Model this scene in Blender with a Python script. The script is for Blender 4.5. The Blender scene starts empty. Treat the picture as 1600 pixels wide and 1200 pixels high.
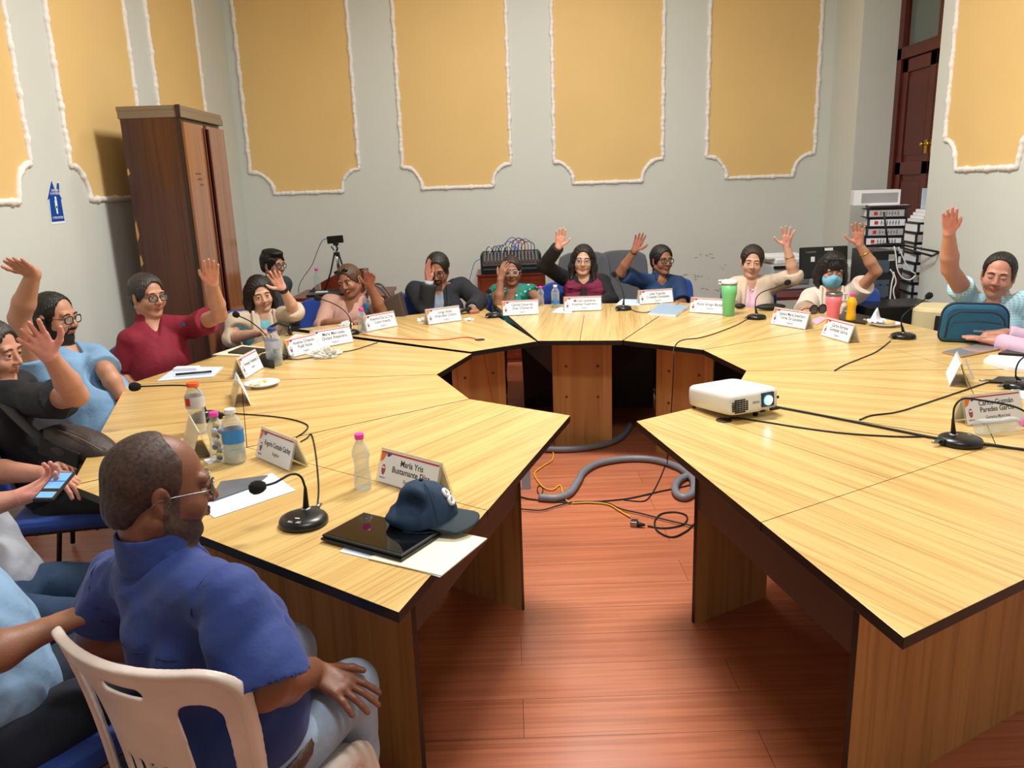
import bpy, math, random
import numpy as np
from mathutils import Matrix, Vector
random.seed(7); np.random.seed(7)
C = bpy.context.scene.collection
scene = bpy.context.scene
A = np.array
def V(*a): return np.array(a, float)
def nrm(v):
    v = np.asarray(v, float); return v/ (np.linalg.norm(v)+1e-12)

# ------------------------------------------------------------------ camera
F, PITCH, ROLL, CH = 1231.0, 0.24513, -0.03465, 1.6482
fw = V(0, math.cos(PITCH), -math.sin(PITCH)); up0 = V(0, math.sin(PITCH), math.cos(PITCH)); rt0 = V(1, 0, 0)
RT = math.cos(ROLL)*rt0 + math.sin(ROLL)*up0; UP = -math.sin(ROLL)*rt0 + math.cos(ROLL)*up0
cam_d = bpy.data.cameras.new('camera'); cam = bpy.data.objects.new('camera', cam_d); C.objects.link(cam)
cam_d.sensor_width = 36; cam_d.lens = F/1600*36; cam_d.clip_start = .05; cam_d.clip_end = 60
M = Matrix.Identity(4)
for i in range(3):
    M[i][0] = RT[i]; M[i][1] = UP[i]; M[i][2] = -fw[i]
M[2][3] = CH
cam.matrix_world = M
scene.camera = cam
scene.view_settings.view_transform = 'Standard'; scene.view_settings.look = 'None'
scene.view_settings.gamma = 1; scene.view_settings.exposure = 0.0
scene.view_settings.use_curve_mapping = False
# ------------------------------------------------------------------ world and lamps
w = bpy.data.worlds.new('world'); scene.world = w; w.use_nodes = True
w.node_tree.nodes['Background'].inputs[0].default_value = (.75, .8, .9, 1)
w.node_tree.nodes['Background'].inputs[1].default_value = .25
def lamp(name, loc, power, sx, sy, col=(1, .985, .955)):
    d = bpy.data.lights.new(name, 'AREA'); d.energy = power; d.shape = 'RECTANGLE'; d.size = sx; d.size_y = sy; d.color = col
    o = bpy.data.objects.new(name, d); C.objects.link(o); o.location = loc
    return o
LAMPS = [((.45, 4.0, 3.95), 190, 1.2, .35), ((.4, 1.0, 3.95), 62, 1.2, .35), ((.4, 6.4, 3.95), 30, 1.2, .35)]
for k, (l, p_, a, b) in enumerate(LAMPS): lamp('ceiling_lamp_light', (l[0], l[1], l[2]-.09), p_, a, b)

def ray(x, y): return fw*F + RT*(x-800) - UP*(y-600)
def atz(x, y, z):
    d = ray(x, y); return V(0, 0, CH) + d*((z-CH)/d[2])
def aty(x, y, Y):
    d = ray(x, y); return V(0, 0, CH) + d*(Y/d[1])
def atx(x, y, X):
    d = ray(x, y); return V(0, 0, CH) + d*(X/d[0])
def hit(px, S, L, mode):
    """point on the sight line through px at distance L from the joint S"""
    if len(px) == 3: return atz(*px) if mode == 'z' else aty(*px)
    d = nrm(ray(*px)); o = V(0, 0, CH); tc = d@(S-o); h2 = L*L - np.sum((o+d*tc-S)**2)
    t = tc if h2 <= 0 else tc + (-1 if mode == 'n' else 1)*math.sqrt(h2)
    return o + d*t

# ------------------------------------------------------------------ materials
def lin(c):
    return tuple([(x/255/12.92 if x/255 <= .04045 else ((x/255+.055)/1.055)**2.4) for x in c])+(1,)
def newmat(name):
    m = bpy.data.materials.new(name); m.use_nodes = True; nt = m.node_tree
    return m, nt, nt.nodes['Principled BSDF']
_mc = {}
def mat(name, col, *a, **k):
    key = (name, tuple(col), a, tuple(sorted((x, str(y)) for x, y in k.items())))
    if key not in _mc: _mc[key] = _mat(name, col, *a, **k)
    return _mc[key]
def _mat(name, col, rough=.6, metal=0, bump=0, bscale=200, var=0, vscale=6, coat=0, sheen=0, emis=0, stretch=None, sss=0):
    m, nt, b = newmat(name); c = lin(col)
    b.inputs['Base Color'].default_value = c; b.inputs['Roughness'].default_value = rough; b.inputs['Metallic'].default_value = metal
    if coat: b.inputs['Coat Weight'].default_value = coat
    if sheen: b.inputs['Sheen Weight'].default_value = sheen
    if emis: b.inputs['Emission Color'].default_value = c; b.inputs['Emission Strength'].default_value = emis
    if sss:
        b.inputs['Subsurface Weight'].default_value = sss; b.inputs['Subsurface Radius'].default_value = (.012, .005, .003); b.inputs['Subsurface Scale'].default_value = 1
    if bump or var:
        tc = nt.nodes.new('ShaderNodeTexCoord'); src = tc.outputs['Object']
        if stretch:
            mp = nt.nodes.new('ShaderNodeMapping'); mp.inputs['Scale'].default_value = stretch; nt.links.new(src, mp.inputs[0]); src = mp.outputs[0]
        if var:
            n = nt.nodes.new('ShaderNodeTexNoise'); n.inputs['Scale'].default_value = vscale; n.inputs['Detail'].default_value = 4; nt.links.new(src, n.inputs[0])
            r = nt.nodes.new('ShaderNodeValToRGB'); r.color_ramp.elements[0].position = .3; r.color_ramp.elements[1].position = .7
            r.color_ramp.elements[0].color = tuple(x*(1-var) for x in c[:3])+(1,); r.color_ramp.elements[1].color = tuple(min(1, x*(1+var)) for x in c[:3])+(1,)
            nt.links.new(n.outputs[0], r.inputs[0]); nt.links.new(r.outputs[0], b.inputs['Base Color'])
        if bump:
            n = nt.nodes.new('ShaderNodeTexNoise'); n.inputs['Scale'].default_value = bscale; n.inputs['Detail'].default_value = 3; nt.links.new(src, n.inputs[0])
            bp = nt.nodes.new('ShaderNodeBump'); bp.inputs['Strength'].default_value = bump; bp.inputs['Distance'].default_value = .01
            nt.links.new(n.outputs[0], bp.inputs['Height']); nt.links.new(bp.outputs[0], b.inputs['Normal'])
    return m
def wood(name, c0, c1, c2, scale=(28, 1.6, 28), rough=.3, line=.5, coat=0, big=(6, .5, 6)):
    """grain running along object Y unless scale says otherwise"""
    m, nt, b = newmat(name); tc = nt.nodes.new('ShaderNodeTexCoord')
    def noise(sc, det, dist=0):
        mp = nt.nodes.new('ShaderNodeMapping'); mp.inputs['Scale'].default_value = sc; nt.links.new(tc.outputs['Object'], mp.inputs[0])
        n = nt.nodes.new('ShaderNodeTexNoise'); n.inputs['Scale'].default_value = 1; n.inputs['Detail'].default_value = det; n.inputs['Distortion'].default_value = dist
        nt.links.new(mp.outputs[0], n.inputs[0]); return n
    n1 = noise(big, 2, .4); n2 = noise(scale, 5, .3); n3 = noise(tuple(x*2.3 for x in scale), 3)
    r1 = nt.nodes.new('ShaderNodeValToRGB'); e = r1.color_ramp.elements; e[0].position = .35; e[1].position = .65; e[0].color = lin(c0); e[1].color = lin(c1)
    nt.links.new(n1.outputs[0], r1.inputs[0])
    r2 = nt.nodes.new('ShaderNodeValToRGB'); e = r2.color_ramp.elements; e[0].position = .36; e[1].position = .50; e[0].color = (1, 1, 1, 1); e[1].color = (0, 0, 0, 1)
    nt.links.new(n2.outputs[0], r2.inputs[0])
    mu = nt.nodes.new('ShaderNodeMath'); mu.operation = 'MULTIPLY'; nt.links.new(r2.outputs[0], mu.inputs[0])
    r3 = nt.nodes.new('ShaderNodeValToRGB'); e = r3.color_ramp.elements; e[0].position = .35; e[1].position = .6; e[0].color = (line*.4,)*3+(1,); e[1].color = (line,)*3+(1,)
    nt.links.new(n3.outputs[0], r3.inputs[0]); nt.links.new(r3.outputs[0], mu.inputs[1])
    mx = nt.nodes.new('ShaderNodeMix'); mx.data_type = 'RGBA'; nt.links.new(mu.outputs[0], mx.inputs[0]); nt.links.new(r1.outputs[0], mx.inputs[6]); mx.inputs[7].default_value = lin(c2)
    nt.links.new(mx.outputs[2], b.inputs['Base Color']); b.inputs['Roughness'].default_value = rough
    if coat: b.inputs['Coat Weight'].default_value = coat; b.inputs['Coat Roughness'].default_value = .15
    return m
def clearmat(name, tint=(240, 245, 245), base=.12, rough=.05):
    m = bpy.data.materials.new(name); m.use_nodes = True; nt = m.node_tree; nt.nodes.clear()
    o = nt.nodes.new('ShaderNodeOutputMaterial'); t = nt.nodes.new('ShaderNodeBsdfTransparent'); t.inputs[0].default_value = lin(tint)
    g = nt.nodes.new('ShaderNodeBsdfPrincipled'); g.inputs['Base Color'].default_value = lin(tint); g.inputs['Roughness'].default_value = rough
    lw = nt.nodes.new('ShaderNodeLayerWeight'); lw.inputs[0].default_value = .35
    ma = nt.nodes.new('ShaderNodeMath'); ma.operation = 'MULTIPLY_ADD'; ma.inputs[1].default_value = .6; ma.inputs[2].default_value = base; ma.use_clamp = True
    nt.links.new(lw.outputs['Facing'], ma.inputs[0]); mx = nt.nodes.new('ShaderNodeMixShader')
    nt.links.new(ma.outputs[0], mx.inputs[0]); nt.links.new(t.outputs[0], mx.inputs[1]); nt.links.new(g.outputs[0], mx.inputs[2]); nt.links.new(mx.outputs[0], o.inputs[0])
    return m
MT = {}
MT['top'] = wood('desk_laminate', (203, 168, 104), (218, 188, 124), (168, 127, 74), scale=(95, 1.6, 95), rough=.27, line=.62, big=(14, .5, 14))
MT['panel'] = wood('panel_laminate', (178, 128, 72), (198, 148, 88), (140, 94, 48), scale=(45, 45, 1.3), rough=.35, line=.55, big=(9, 9, .4))
MT['edge'] = mat('black_edge_band', (22, 18, 18), .35)
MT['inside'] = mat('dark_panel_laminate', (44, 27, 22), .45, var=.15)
MT['walnut'] = wood('wardrobe_walnut', (66, 32, 20), (84, 44, 26), (40, 18, 12), scale=(40, 40, .8), rough=.22, line=.7, big=(9, 9, .35))
MT['walnut_glare'] = wood('wardrobe_door_glare', (136, 84, 52), (150, 98, 62), (100, 56, 34), scale=(50, 50, .8), rough=.13, line=.6, big=(9, 9, .35), coat=.5)  # door walnut made lighter: the glare of reflections is put into its colour
MT['cherry'] = wood('red_cherry_laminate', (104, 40, 20), (122, 52, 28), (78, 26, 14), scale=(2, 40, 40), rough=.3, line=.5)
MT['doorwood'] = wood('door_mahogany', (78, 22, 14), (92, 30, 20), (58, 14, 10), scale=(30, 30, 1), rough=.35, line=.4)
MT['white'] = mat('white_plaster', (236, 232, 228), .6, bump=.35, bscale=60)
MT['yellow'] = mat('ochre_wall_paint', (224, 190, 126), .75, bump=.12, bscale=30, var=.03, vscale=1.5)
MT['wall'] = mat('grey_wall_paint', (206, 210, 203), .7, bump=.10, bscale=25, var=.025, vscale=1.2)
MT['black'] = mat('black_plastic', (20, 20, 21), .32)
MT['rubber'] = mat('black_rubber', (14, 14, 14), .6)
MT['foam'] = mat('black_foam', (12, 12, 12), .95, bump=.8, bscale=900)
MT['screen'] = mat('black_glass', (10, 11, 12), .04, coat=.6)
MT['paper'] = mat('white_paper', (232, 234, 238), .7)
MT['bluepaper'] = mat('bluish_paper', (205, 220, 240), .7)
MT['cream'] = mat('cream_folder', (244, 236, 206), .7)
MT['pwhite'] = mat('white_plastic', (226, 226, 224), .3)
MT['chairwhite'] = mat('dirty_white_plastic', (222, 208, 200), .38, var=.10, vscale=9, bump=.05, bscale=80)
MT['chrome'] = mat('chrome', (200, 200, 205), .18, 1)
MT['steel'] = mat('brushed_steel', (150, 152, 155), .3, 1)
MT['brass'] = mat('brass', (210, 170, 70), .3, 1)
MT['blue'] = mat('blue_upholstery', (18, 62, 150), .7, bump=.2, bscale=400, sheen=.2)
MT['greychair'] = mat('grey_upholstery', (92, 94, 100), .85, bump=.2, bscale=400)
MT['acrylic'] = clearmat('clear_acrylic', (246, 244, 232), .10)
MT['clear'] = clearmat('clear_bottle_plastic', (236, 240, 242), .12)
MT['water'] = clearmat('water', (215, 230, 240), .18, .02)
MT['red'] = mat('red_print', (190, 40, 46), .5)
MT['orange'] = mat('orange_print', (232, 120, 40), .5)
MT['bluep'] = mat('blue_print', (30, 80, 140), .5)
MT['ink'] = mat('black_ink', (20, 20, 24), .6)
MT['greyink'] = mat('grey_ink', (110, 112, 118), .6)
MT['pink'] = mat('pink_plastic', (248, 70, 178), .35)
MT['hose'] = mat('grey_conduit', (120, 122, 130), .45)
MT['glass'] = clearmat('glass', (225, 232, 230), .15, .02)
MT['lens'] = clearmat('spectacle_lens', (240, 244, 242), .02, .05)
MT['eyewhite'] = mat('eye_white', (225, 218, 210), .25); MT['iris'] = mat('dark_iris', (30, 16, 10), .15)

# ------------------------------------------------------------------ object helpers
def tag(o, label=None, cat=None, group=None, kind=None):
    if label: o['label'] = label
    if cat: o['category'] = cat
    if group: o['group'] = group
    if kind: o['kind'] = kind
    return o
def empty(name, loc, rz=0, **k):
    o = bpy.data.objects.new(name, None); C.objects.link(o); o.location = [float(x) for x in loc]; o.rotation_euler = (0, 0, rz); o.empty_display_size = .1
    return tag(o, **k)
def link_mesh(name, verts, faces, mats, parent=None, mi=None, smooth=False, loc=None, bevel=0, fsmooth=None):
    me = bpy.data.meshes.new(name); verts = np.asarray(verts, float)
    me.from_pydata(verts.tolist() if len(verts) < 50000 else verts.tolist(), [], [tuple(int(i) for i in f) for f in faces]) if not isinstance(faces, np.ndarray) else fast(me, verts, faces)
    if not isinstance(mats, (list, tuple)): mats = [mats]
    for m in mats: me.materials.append(m)
    n = len(me.polygons)
    if mi is not None: me.polygons.foreach_set('material_index', np.asarray(mi, np.int32))
    if fsmooth is not None: me.polygons.foreach_set('use_smooth', np.asarray(fsmooth, bool))
    elif smooth: me.polygons.foreach_set('use_smooth', np.ones(n, bool))
    me.update()
    o = bpy.data.objects.new(name, me); C.objects.link(o)
    if parent: o.parent = parent
    if loc is not None: o.location = [float(x) for x in loc]
    if bevel:
        b = o.modifiers.new('bevel', 'BEVEL'); b.width = bevel; b.segments = 2; b.limit_method = 'ANGLE'; b.angle_limit = math.radians(40); b.harden_normals = False
    return o
def fast(me, v, q):
    me.vertices.add(len(v)); me.vertices.foreach_set('co', v.astype(np.float32).ravel())
    me.loops.add(q.size); me.loops.foreach_set('vertex_index', q.astype(np.int32).ravel())
    me.polygons.add(len(q)); me.polygons.foreach_set('loop_start', (np.arange(len(q))*4).astype(np.int32)); me.polygons.foreach_set('loop_total', np.full(len(q), 4, np.int32))
    me.update(calc_edges=True)
def basis(z, x=None):
    z = nrm(z)
    if x is None: x = V(1, 0, 0) if abs(z[0]) < .9 else V(0, 1, 0)
    x = nrm(np.asarray(x, float) - z*(z@np.asarray(x, float))); y = np.cross(z, x)
    return np.stack([x, y, z], 1)     # columns
def rotz(a): c, s = math.cos(a), math.sin(a); return A([[c, -s, 0], [s, c, 0], [0, 0, 1]])
def rotx(a): c, s = math.cos(a), math.sin(a); return A([[1, 0, 0], [0, c, -s], [0, s, c]])
def roty(a): c, s = math.cos(a), math.sin(a); return A([[c, 0, s], [0, 1, 0], [-s, 0, c]])
def smoothpath(P, n=6):
    P = [np.asarray(p, float) for p in P]
    if len(P) < 3: return P
    Q = [2*P[0]-P[1]]+P+[2*P[-1]-P[-2]]; out = []
    for i in range(1, len(Q)-2):
        for k in range(n):
            t = k/n; a, b, c, d = Q[i-1], Q[i], Q[i+1], Q[i+2]
            out.append(.5*((2*b)+(-a+c)*t+(2*a-5*b+4*c-d)*t*t+(-a+3*b-3*c+d)*t**3))
    out.append(P[-1]); return out
class MB:
    def __init__(s): s.v = []; s.f = []; s.m = []; s.sm = []; s.R = np.eye(3); s.T = np.zeros(3)
    def frame(s, R=None, T=None): s.R = np.eye(3) if R is None else np.asarray(R, float); s.T = np.zeros(3) if T is None else np.asarray(T, float); return s
    def add(s, v, f, m=0, smooth=False):
        n = len(s.v); v = np.asarray(v, float)@s.R.T + s.T; s.v += v.tolist()
        for g in f: s.f.append([i+n for i in g]); s.m.append(m); s.sm.append(smooth)
        return s
    def box(s, c, size, R=None, m=0):
        x, y, z = [a/2 for a in size]; v = A([[-x, -y, -z], [x, -y, -z], [x, y, -z], [-x, y, -z], [-x, -y, z], [x, -y, z], [x, y, z], [-x, y, z]])
        if R is not None: v = v@np.asarray(R).T
        return s.add(v+A(c), [(3, 2, 1, 0), (4, 5, 6, 7), (0, 1, 5, 4), (1, 2, 6, 5), (2, 3, 7, 6), (3, 0, 4, 7)], m)
    def prism(s, poly, z0, z1, m=0, ms=None, axis='z'):
        n = len(poly); 
        area = sum(poly[i][0]*poly[(i+1) % n][1]-poly[(i+1) % n][0]*poly[i][1] for i in range(n))
        if area < 0: poly = poly[::-1]
        v = [(x, y, z0) for x, y in poly]+[(x, y, z1) for x, y in poly]
        if axis == 'y': v = [(x, -z, y) for x, y, z in v]    # poly in xz, extruded along -y
        if axis == 'x': v = [(z, x, y) for x, y, z in v]     # poly in yz
        s.add(v, [list(range(n))[::-1], list(range(n, 2*n))], m)
        k = len(s.v)-2*n; ms = m if ms is None else ms
        for i in range(n): s.f.append([k+i, k+(i+1) % n, k+n+(i+1) % n, k+n+i]); s.m.append(ms); s.sm.append(False)
        return s
    def tube(s, P, r, n=8, m=0, cap=True, flat=None, smooth=True, closed=False):
        P = [np.asarray(p, float) for p in P]; N = len(P); rr = [r]*N if np.isscalar(r) else list(r)
        ref = None; rings = []
        for i in range(N):
            t = nrm(P[(i+1) % N]-P[i-1]) if closed else nrm(P[min(i+1, N-1)]-P[max(i-1, 0)])
            if ref is None: ref = V(0, 0, 1) if abs(t[2]) < .9 else V(1, 0, 0)
            x = nrm(ref - t*(ref@t)); y = np.cross(t, x); ref = x
            for k in range(n):
                a = 2*math.pi*k/n; fx = 1 if flat is None else flat
                rings.append(P[i]+(x*math.cos(a)*fx+y*math.sin(a))*rr[i])
        f = []
        for i in range(N if closed else N-1):
            for k in range(n):
                j = (i+1) % N
                f.append((i*n+k, i*n+(k+1) % n, j*n+(k+1) % n, j*n+k))
        base = len(s.v); s.add(rings, f, m, smooth)
        if cap and not closed: s.f += [[base+k for k in range(n)][::-1], [base+(N-1)*n+k for k in range(n)]]; s.m += [m, m]; s.sm += [False, False]
        return s
    def lathe(s, prof, c=(0, 0, 0), n=24, m=0, R=None, cap=True, smooth=True, sx=1, sy=1):
        v = []; 
        for r, z in prof:
            for k in range(n): a = 2*math.pi*k/n; v.append((r*math.cos(a)*sx, r*math.sin(a)*sy, z))
        v = A(v)
        if R is not None: v = v@np.asarray(R).T
        f = [(i*n+k, i*n+(k+1) % n, (i+1)*n+(k+1) % n, (i+1)*n+k) for i in range(len(prof)-1) for k in range(n)]
        b = len(s.v); s.add(v+A(c), f, m, smooth)
        if cap: s.f += [[b+k for k in range(n)][::-1], [b+(len(prof)-1)*n+k for k in range(n)]]; s.m += [m, m]; s.sm += [False, False]
        return s
    def ball(s, c, r, n=12, m=0, R=None):
        r = (r, r, r) if np.isscalar(r) else r
        pr = [(math.sin(math.pi*i/n)+1e-5, -math.cos(math.pi*i/n)) for i in range(n+1)]
        S = np.diag(r); Rm = S if R is None else np.asarray(R)@S
        return s.lathe(pr, c, 2*n, m, Rm, cap=False)
    def grid(s, P, m=0, smooth=True):
        P = np.asarray(P, float); a, b = P.shape[:2]
        return s.add(P.reshape(-1, 3), [(i*b+j, (i+1)*b+j, (i+1)*b+j+1, i*b+j+1) for i in range(a-1) for j in range(b-1)], m, smooth)
    def build(s, name, mats, parent=None, bevel=0, loc=None):
        return link_mesh(name, s.v, s.f, mats, parent, s.m, loc=loc, bevel=bevel, fsmooth=s.sm)
def text_mesh(name, s, size, R, T, m, parent, align='CENTER', sx=1.0, extrude=.0002):
    cu = bpy.data.curves.new(name, 'FONT'); cu.body = s; cu.size = size; cu.align_x = align; cu.align_y = 'CENTER'; cu.extrude = extrude; cu.offset = size*.012; cu.resolution_u = 3; cu.space_line = .95
    tmp = bpy.data.objects.new(name+'_c', cu); C.objects.link(tmp)
    me = bpy.data.meshes.new_from_object(tmp.evaluated_get(bpy.context.evaluated_depsgraph_get()))
    bpy.data.objects.remove(tmp)
    n = len(me.vertices); v = np.zeros(n*3); me.vertices.foreach_get('co', v); v = v.reshape(-1, 3); v[:, 0] *= sx
    v = v@np.asarray(R).T + np.asarray(T); me.vertices.foreach_set('co', v.ravel()); me.materials.clear(); me.materials.append(m); me.update(); me.name = name
    o = bpy.data.objects.new(name, me); C.objects.link(o); o.parent = parent; return o
def struct(mb, name, mats, **k): o = mb.build(name, mats, **k); o['kind'] = 'structure'; return o

# ------------------------------------------------------------------ signed distance modelling
class SDF:
    def __init__(s): s.ops = []
    def rc(s, a, b, ra, rb=None, k=.012, op='u'):
        s.ops.append((op, k, 'rc', (np.asarray(a, float), np.asarray(b, float), ra, ra if rb is None else rb))); return s
    def ell(s, c, r, R=None, k=.012, op='u'):
        s.ops.append((op, k, 'ell', (np.asarray(c, float), A([r]*3 if np.isscalar(r) else r, float), np.eye(3) if R is None else R))); return s
    def plane(s, p, n, c=None, rad=None, k=.004):   # removes the side n points to, within rad of c
        s.ops.append(('p', k, 'pl', (np.asarray(p, float), nrm(n), c, rad))); return s
    def fn(s, f): s.ops.append(('f', 0, 'fn', f)); return s
    @staticmethod
    def bb(kind, a):
        if kind == 'rc': r = max(a[2], a[3]); return np.minimum(a[0], a[1])-r, np.maximum(a[0], a[1])+r
        if kind == 'ell': e = np.sqrt(((a[2]*a[1])**2).sum(1)); return a[0]-e, a[0]+e
    def mesh(s, h, keep=False):
        lo = V(9, 9, 9); hi = -lo
        for op, k, kind, a in s.ops:
            if op == 'u': l, u = s.bb(kind, a); lo = np.minimum(lo, l); hi = np.maximum(hi, u)
        lo -= 3*h+.006; hi += 3*h+.006; n = np.ceil((hi-lo)/h).astype(int)+1
        D = np.full(n, .5, np.float32)
        ax = [lo[i]+h*np.arange(n[i]) for i in range(3)]
        for op, k, kind, a in s.ops:
            if kind == 'fn': a(D, ax); continue
            if kind == 'pl':
                if a[2] is not None: l, u = a[2]-a[3], a[2]+a[3]
                else: l, u = lo, hi
            else:
                l, u = s.bb(kind, a); mgn = k+3*h+ (.004); l, u = l-mgn, u+mgn
            i0 = np.clip(np.floor((l-lo)/h).astype(int), 0, n); i1 = np.clip(np.ceil((u-lo)/h).astype(int)+1, 0, n)
            if np.any(i1 <= i0): continue
            sl = tuple(slice(i0[i], i1[i]) for i in range(3))
            x = ax[0][sl[0]][:, None, None].astype(np.float32); y = ax[1][sl[1]][None, :, None].astype(np.float32); z = ax[2][sl[2]][None, None, :].astype(np.float32)
            sub = D[sl]
            if kind == 'rc':
                p, q, ra, rb = a; d = q-p; L2 = max(d@d, 1e-9); X, Y, Z = x-p[0], y-p[1], z-p[2]
                t = np.clip((X*d[0]+Y*d[1]+Z*d[2])/L2, 0, 1)
                dd = np.sqrt((X-t*d[0])**2+(Y-t*d[1])**2+(Z-t*d[2])**2)-(ra+(rb-ra)*t)
            elif kind == 'ell':
                c, r, R = a; X, Y, Z = x-c[0], y-c[1], z-c[2]
                L = [(X*R[0, i]+Y*R[1, i]+Z*R[2, i]) for i in range(3)]
                k0 = np.sqrt(sum((L[i]/r[i])**2 for i in range(3))); k1 = np.sqrt(sum((L[i]/r[i]**2)**2 for i in range(3)))+1e-6
                dd = k0*(k0-1)/k1
            else:
                p, nn, c_, rad = a; dd = -((x-p[0])*nn[0]+(y-p[1])*nn[1]+(z-p[2])*nn[2])
                if c_ is not None:
                    ds = np.sqrt((x-c_[0])**2+(y-c_[1])**2+(z-c_[2])**2)-rad*.98
                    dd = np.maximum(dd, ds)
            if op == 'u':
                hh = np.clip(.5+.5*(sub-dd)/k, 0, 1); D[sl] = sub*(1-hh)+dd*hh-k*hh*(1-hh)
            else:   # 's' and 'p' cut away where dd<0 (p: dd<0 on the n side)
                e = -dd; hh = np.clip(.5-.5*(sub-e)/k, 0, 1); D[sl] = sub*(1-hh)+e*hh+k*hh*(1-hh)
        s.D, s.lo, s.h = D, lo, h
        v, q = nets(D, lo, h)
        if not keep: s.D = None
        return v, q
    def probe(s, p):
        i = np.round((np.asarray(p)-s.lo)/s.h).astype(int); i = np.clip(i, 0, A(s.D.shape)-1); return s.D[tuple(i)]
def nets(D, lo, h):
    I = D < 0; n = A(D.shape)
    c = np.zeros(n-1, np.int8)
    for dx in (0, 1):
        for dy in (0, 1):
            for dz in (0, 1): c += I[dx:n[0]-1+dx, dy:n[1]-1+dy, dz:n[2]-1+dz]
    act = (c > 0) & (c < 8); ai, aj, ak = np.nonzero(act); idx = np.full(act.shape, -1, np.int32); idx[act] = np.arange(len(ai))
    S = np.zeros((len(ai), 3)); W = np.zeros(len(ai))
    cs = [(x, y, z) for x in (0, 1) for y in (0, 1) for z in (0, 1)]
    for a in cs:
        for ax_ in range(3):
            if a[ax_]: continue
            b = list(a); b[ax_] = 1
            d0 = D[ai+a[0], aj+a[1], ak+a[2]]; d1 = D[ai+b[0], aj+b[1], ak+b[2]]; m = (d0 < 0) != (d1 < 0)
            t = np.where(m, d0/(d0-d1+1e-12), 0)
            for i in range(3): S[:, i] += m*(a[i]+(t if i == ax_ else 0))
            W += m
    v = lo + h*(S/W[:, None]+np.stack([ai, aj, ak], 1))
    Q = []
    for ax_ in range(3):
        u, w_ = (ax_+1) % 3, (ax_+2) % 3
        sl0 = [slice(1, n[i]-1) for i in range(3)]; sl0[ax_] = slice(0, n[ax_]-1); sl1 = list(sl0); sl1[ax_] = slice(1, n[ax_])
        e0, e1 = I[tuple(sl0)], I[tuple(sl1)]; ch = np.nonzero(e0 != e1); P = np.stack(ch, 1)
        for i in range(3): P[:, i] += (0 if i == ax_ else 1)
        st = e0[ch]
        def cell(du, dw):
            R = P.copy(); R[:, u] -= du; R[:, w_] -= dw; return idx[R[:, 0], R[:, 1], R[:, 2]]
        q = np.stack([cell(1, 1), cell(0, 1), cell(0, 0), cell(1, 0)], 1); q[~st] = q[~st][:, ::-1]; Q.append(q)
    q = np.concatenate(Q); q = q[(q >= 0).all(1)]
    return v, q
# ------------------------------------------------------------------ the room
XL, XR, YB, YF, ZC = -2.612, 3.21, 8.1, -2.2, 4.25
DY0, DY1, DX = 6.15, 7.5, 3.56       # door recess in the right wall
# floor: laminate planks
def floor_mat():
    m, nt, b = newmat('laminate_floor'); tc = nt.nodes.new('ShaderNodeTexCoord')
    br = nt.nodes.new('ShaderNodeTexBrick'); br.inputs['Scale'].default_value = 1; br.inputs['Brick Width'].default_value = 1.2; br.inputs['Row Height'].default_value = .19
    br.inputs['Mortar Size'].default_value = .0012; br.inputs['Color1'].default_value = lin((196, 120, 86)); br.inputs['Color2'].default_value = lin((186, 110, 78)); br.inputs['Mortar'].default_value = lin((120, 60, 40)); br.offset = .4
    nt.links.new(tc.outputs['Object'], br.inputs[0])
    mp = nt.nodes.new('ShaderNodeMapping'); mp.inputs['Scale'].default_value = (1.2, 48, 1); nt.links.new(tc.outputs['Object'], mp.inputs[0])
    n = nt.nodes.new('ShaderNodeTexNoise'); n.inputs['Scale'].default_value = 1; n.inputs['Detail'].default_value = 6; n.inputs['Distortion'].default_value = .8; nt.links.new(mp.outputs[0], n.inputs[0])
    r = nt.nodes.new('ShaderNodeValToRGB'); e = r.color_ramp.elements; e[0].position = .35; e[1].position = .62; e[0].color = (.74, .68, .64, 1); e[1].color = (1, 1, 1, 1); nt.links.new(n.outputs[0], r.inputs[0])
    mx = nt.nodes.new('ShaderNodeMix'); mx.data_type = 'RGBA'; mx.blend_type = 'MULTIPLY'; mx.inputs[0].default_value = 1; nt.links.new(br.outputs[0], mx.inputs[6]); nt.links.new(r.outputs[0], mx.inputs[7])
    nt.links.new(mx.outputs[2], b.inputs['Base Color']); b.inputs['Roughness'].default_value = .32; b.inputs['Coat Weight'].default_value = .3; b.inputs['Coat Roughness'].default_value = .25
    return m
struct(MB().box(((XL+DX)/2, (YB+YF)/2, -.05), (DX-XL+.4, YB-YF+.4, .1)), 'floor', floor_mat())
struct(MB().box(((XL+XR)/2, (YB+YF)/2, ZC+.05), (XR-XL+.9, YB-YF+.4, .1)), 'ceiling', mat('ceiling_paint', (225, 222, 212), .8))
struct(MB().box(((XL+XR)/2, YB+.1, ZC/2), (XR-XL+.4, .2, ZC)), 'wall_back', MT['wall'])
struct(MB().box((XL-.1, (YB+YF)/2, ZC/2), (.2, YB-YF+.3, ZC)), 'wall_left', MT['wall'])
struct(MB().box(((XL+XR)/2, YF-.1, ZC/2), (XR-XL+.4, .2, ZC)), 'wall_front', MT['wall'])
WR = MB()
WR.box((XR+.25, (DY0+YF)/2, ZC/2), (.5, DY0-YF, ZC)); WR.box((XR+.25, (DY1+YB)/2+.05, ZC/2), (.5, YB-DY1+.1, ZC)); WR.box((XR+.25, (DY0+DY1)/2, 3.95), (.5, DY1-DY0, .6))
struct(WR, 'wall_right', MT['wall'])
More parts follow.
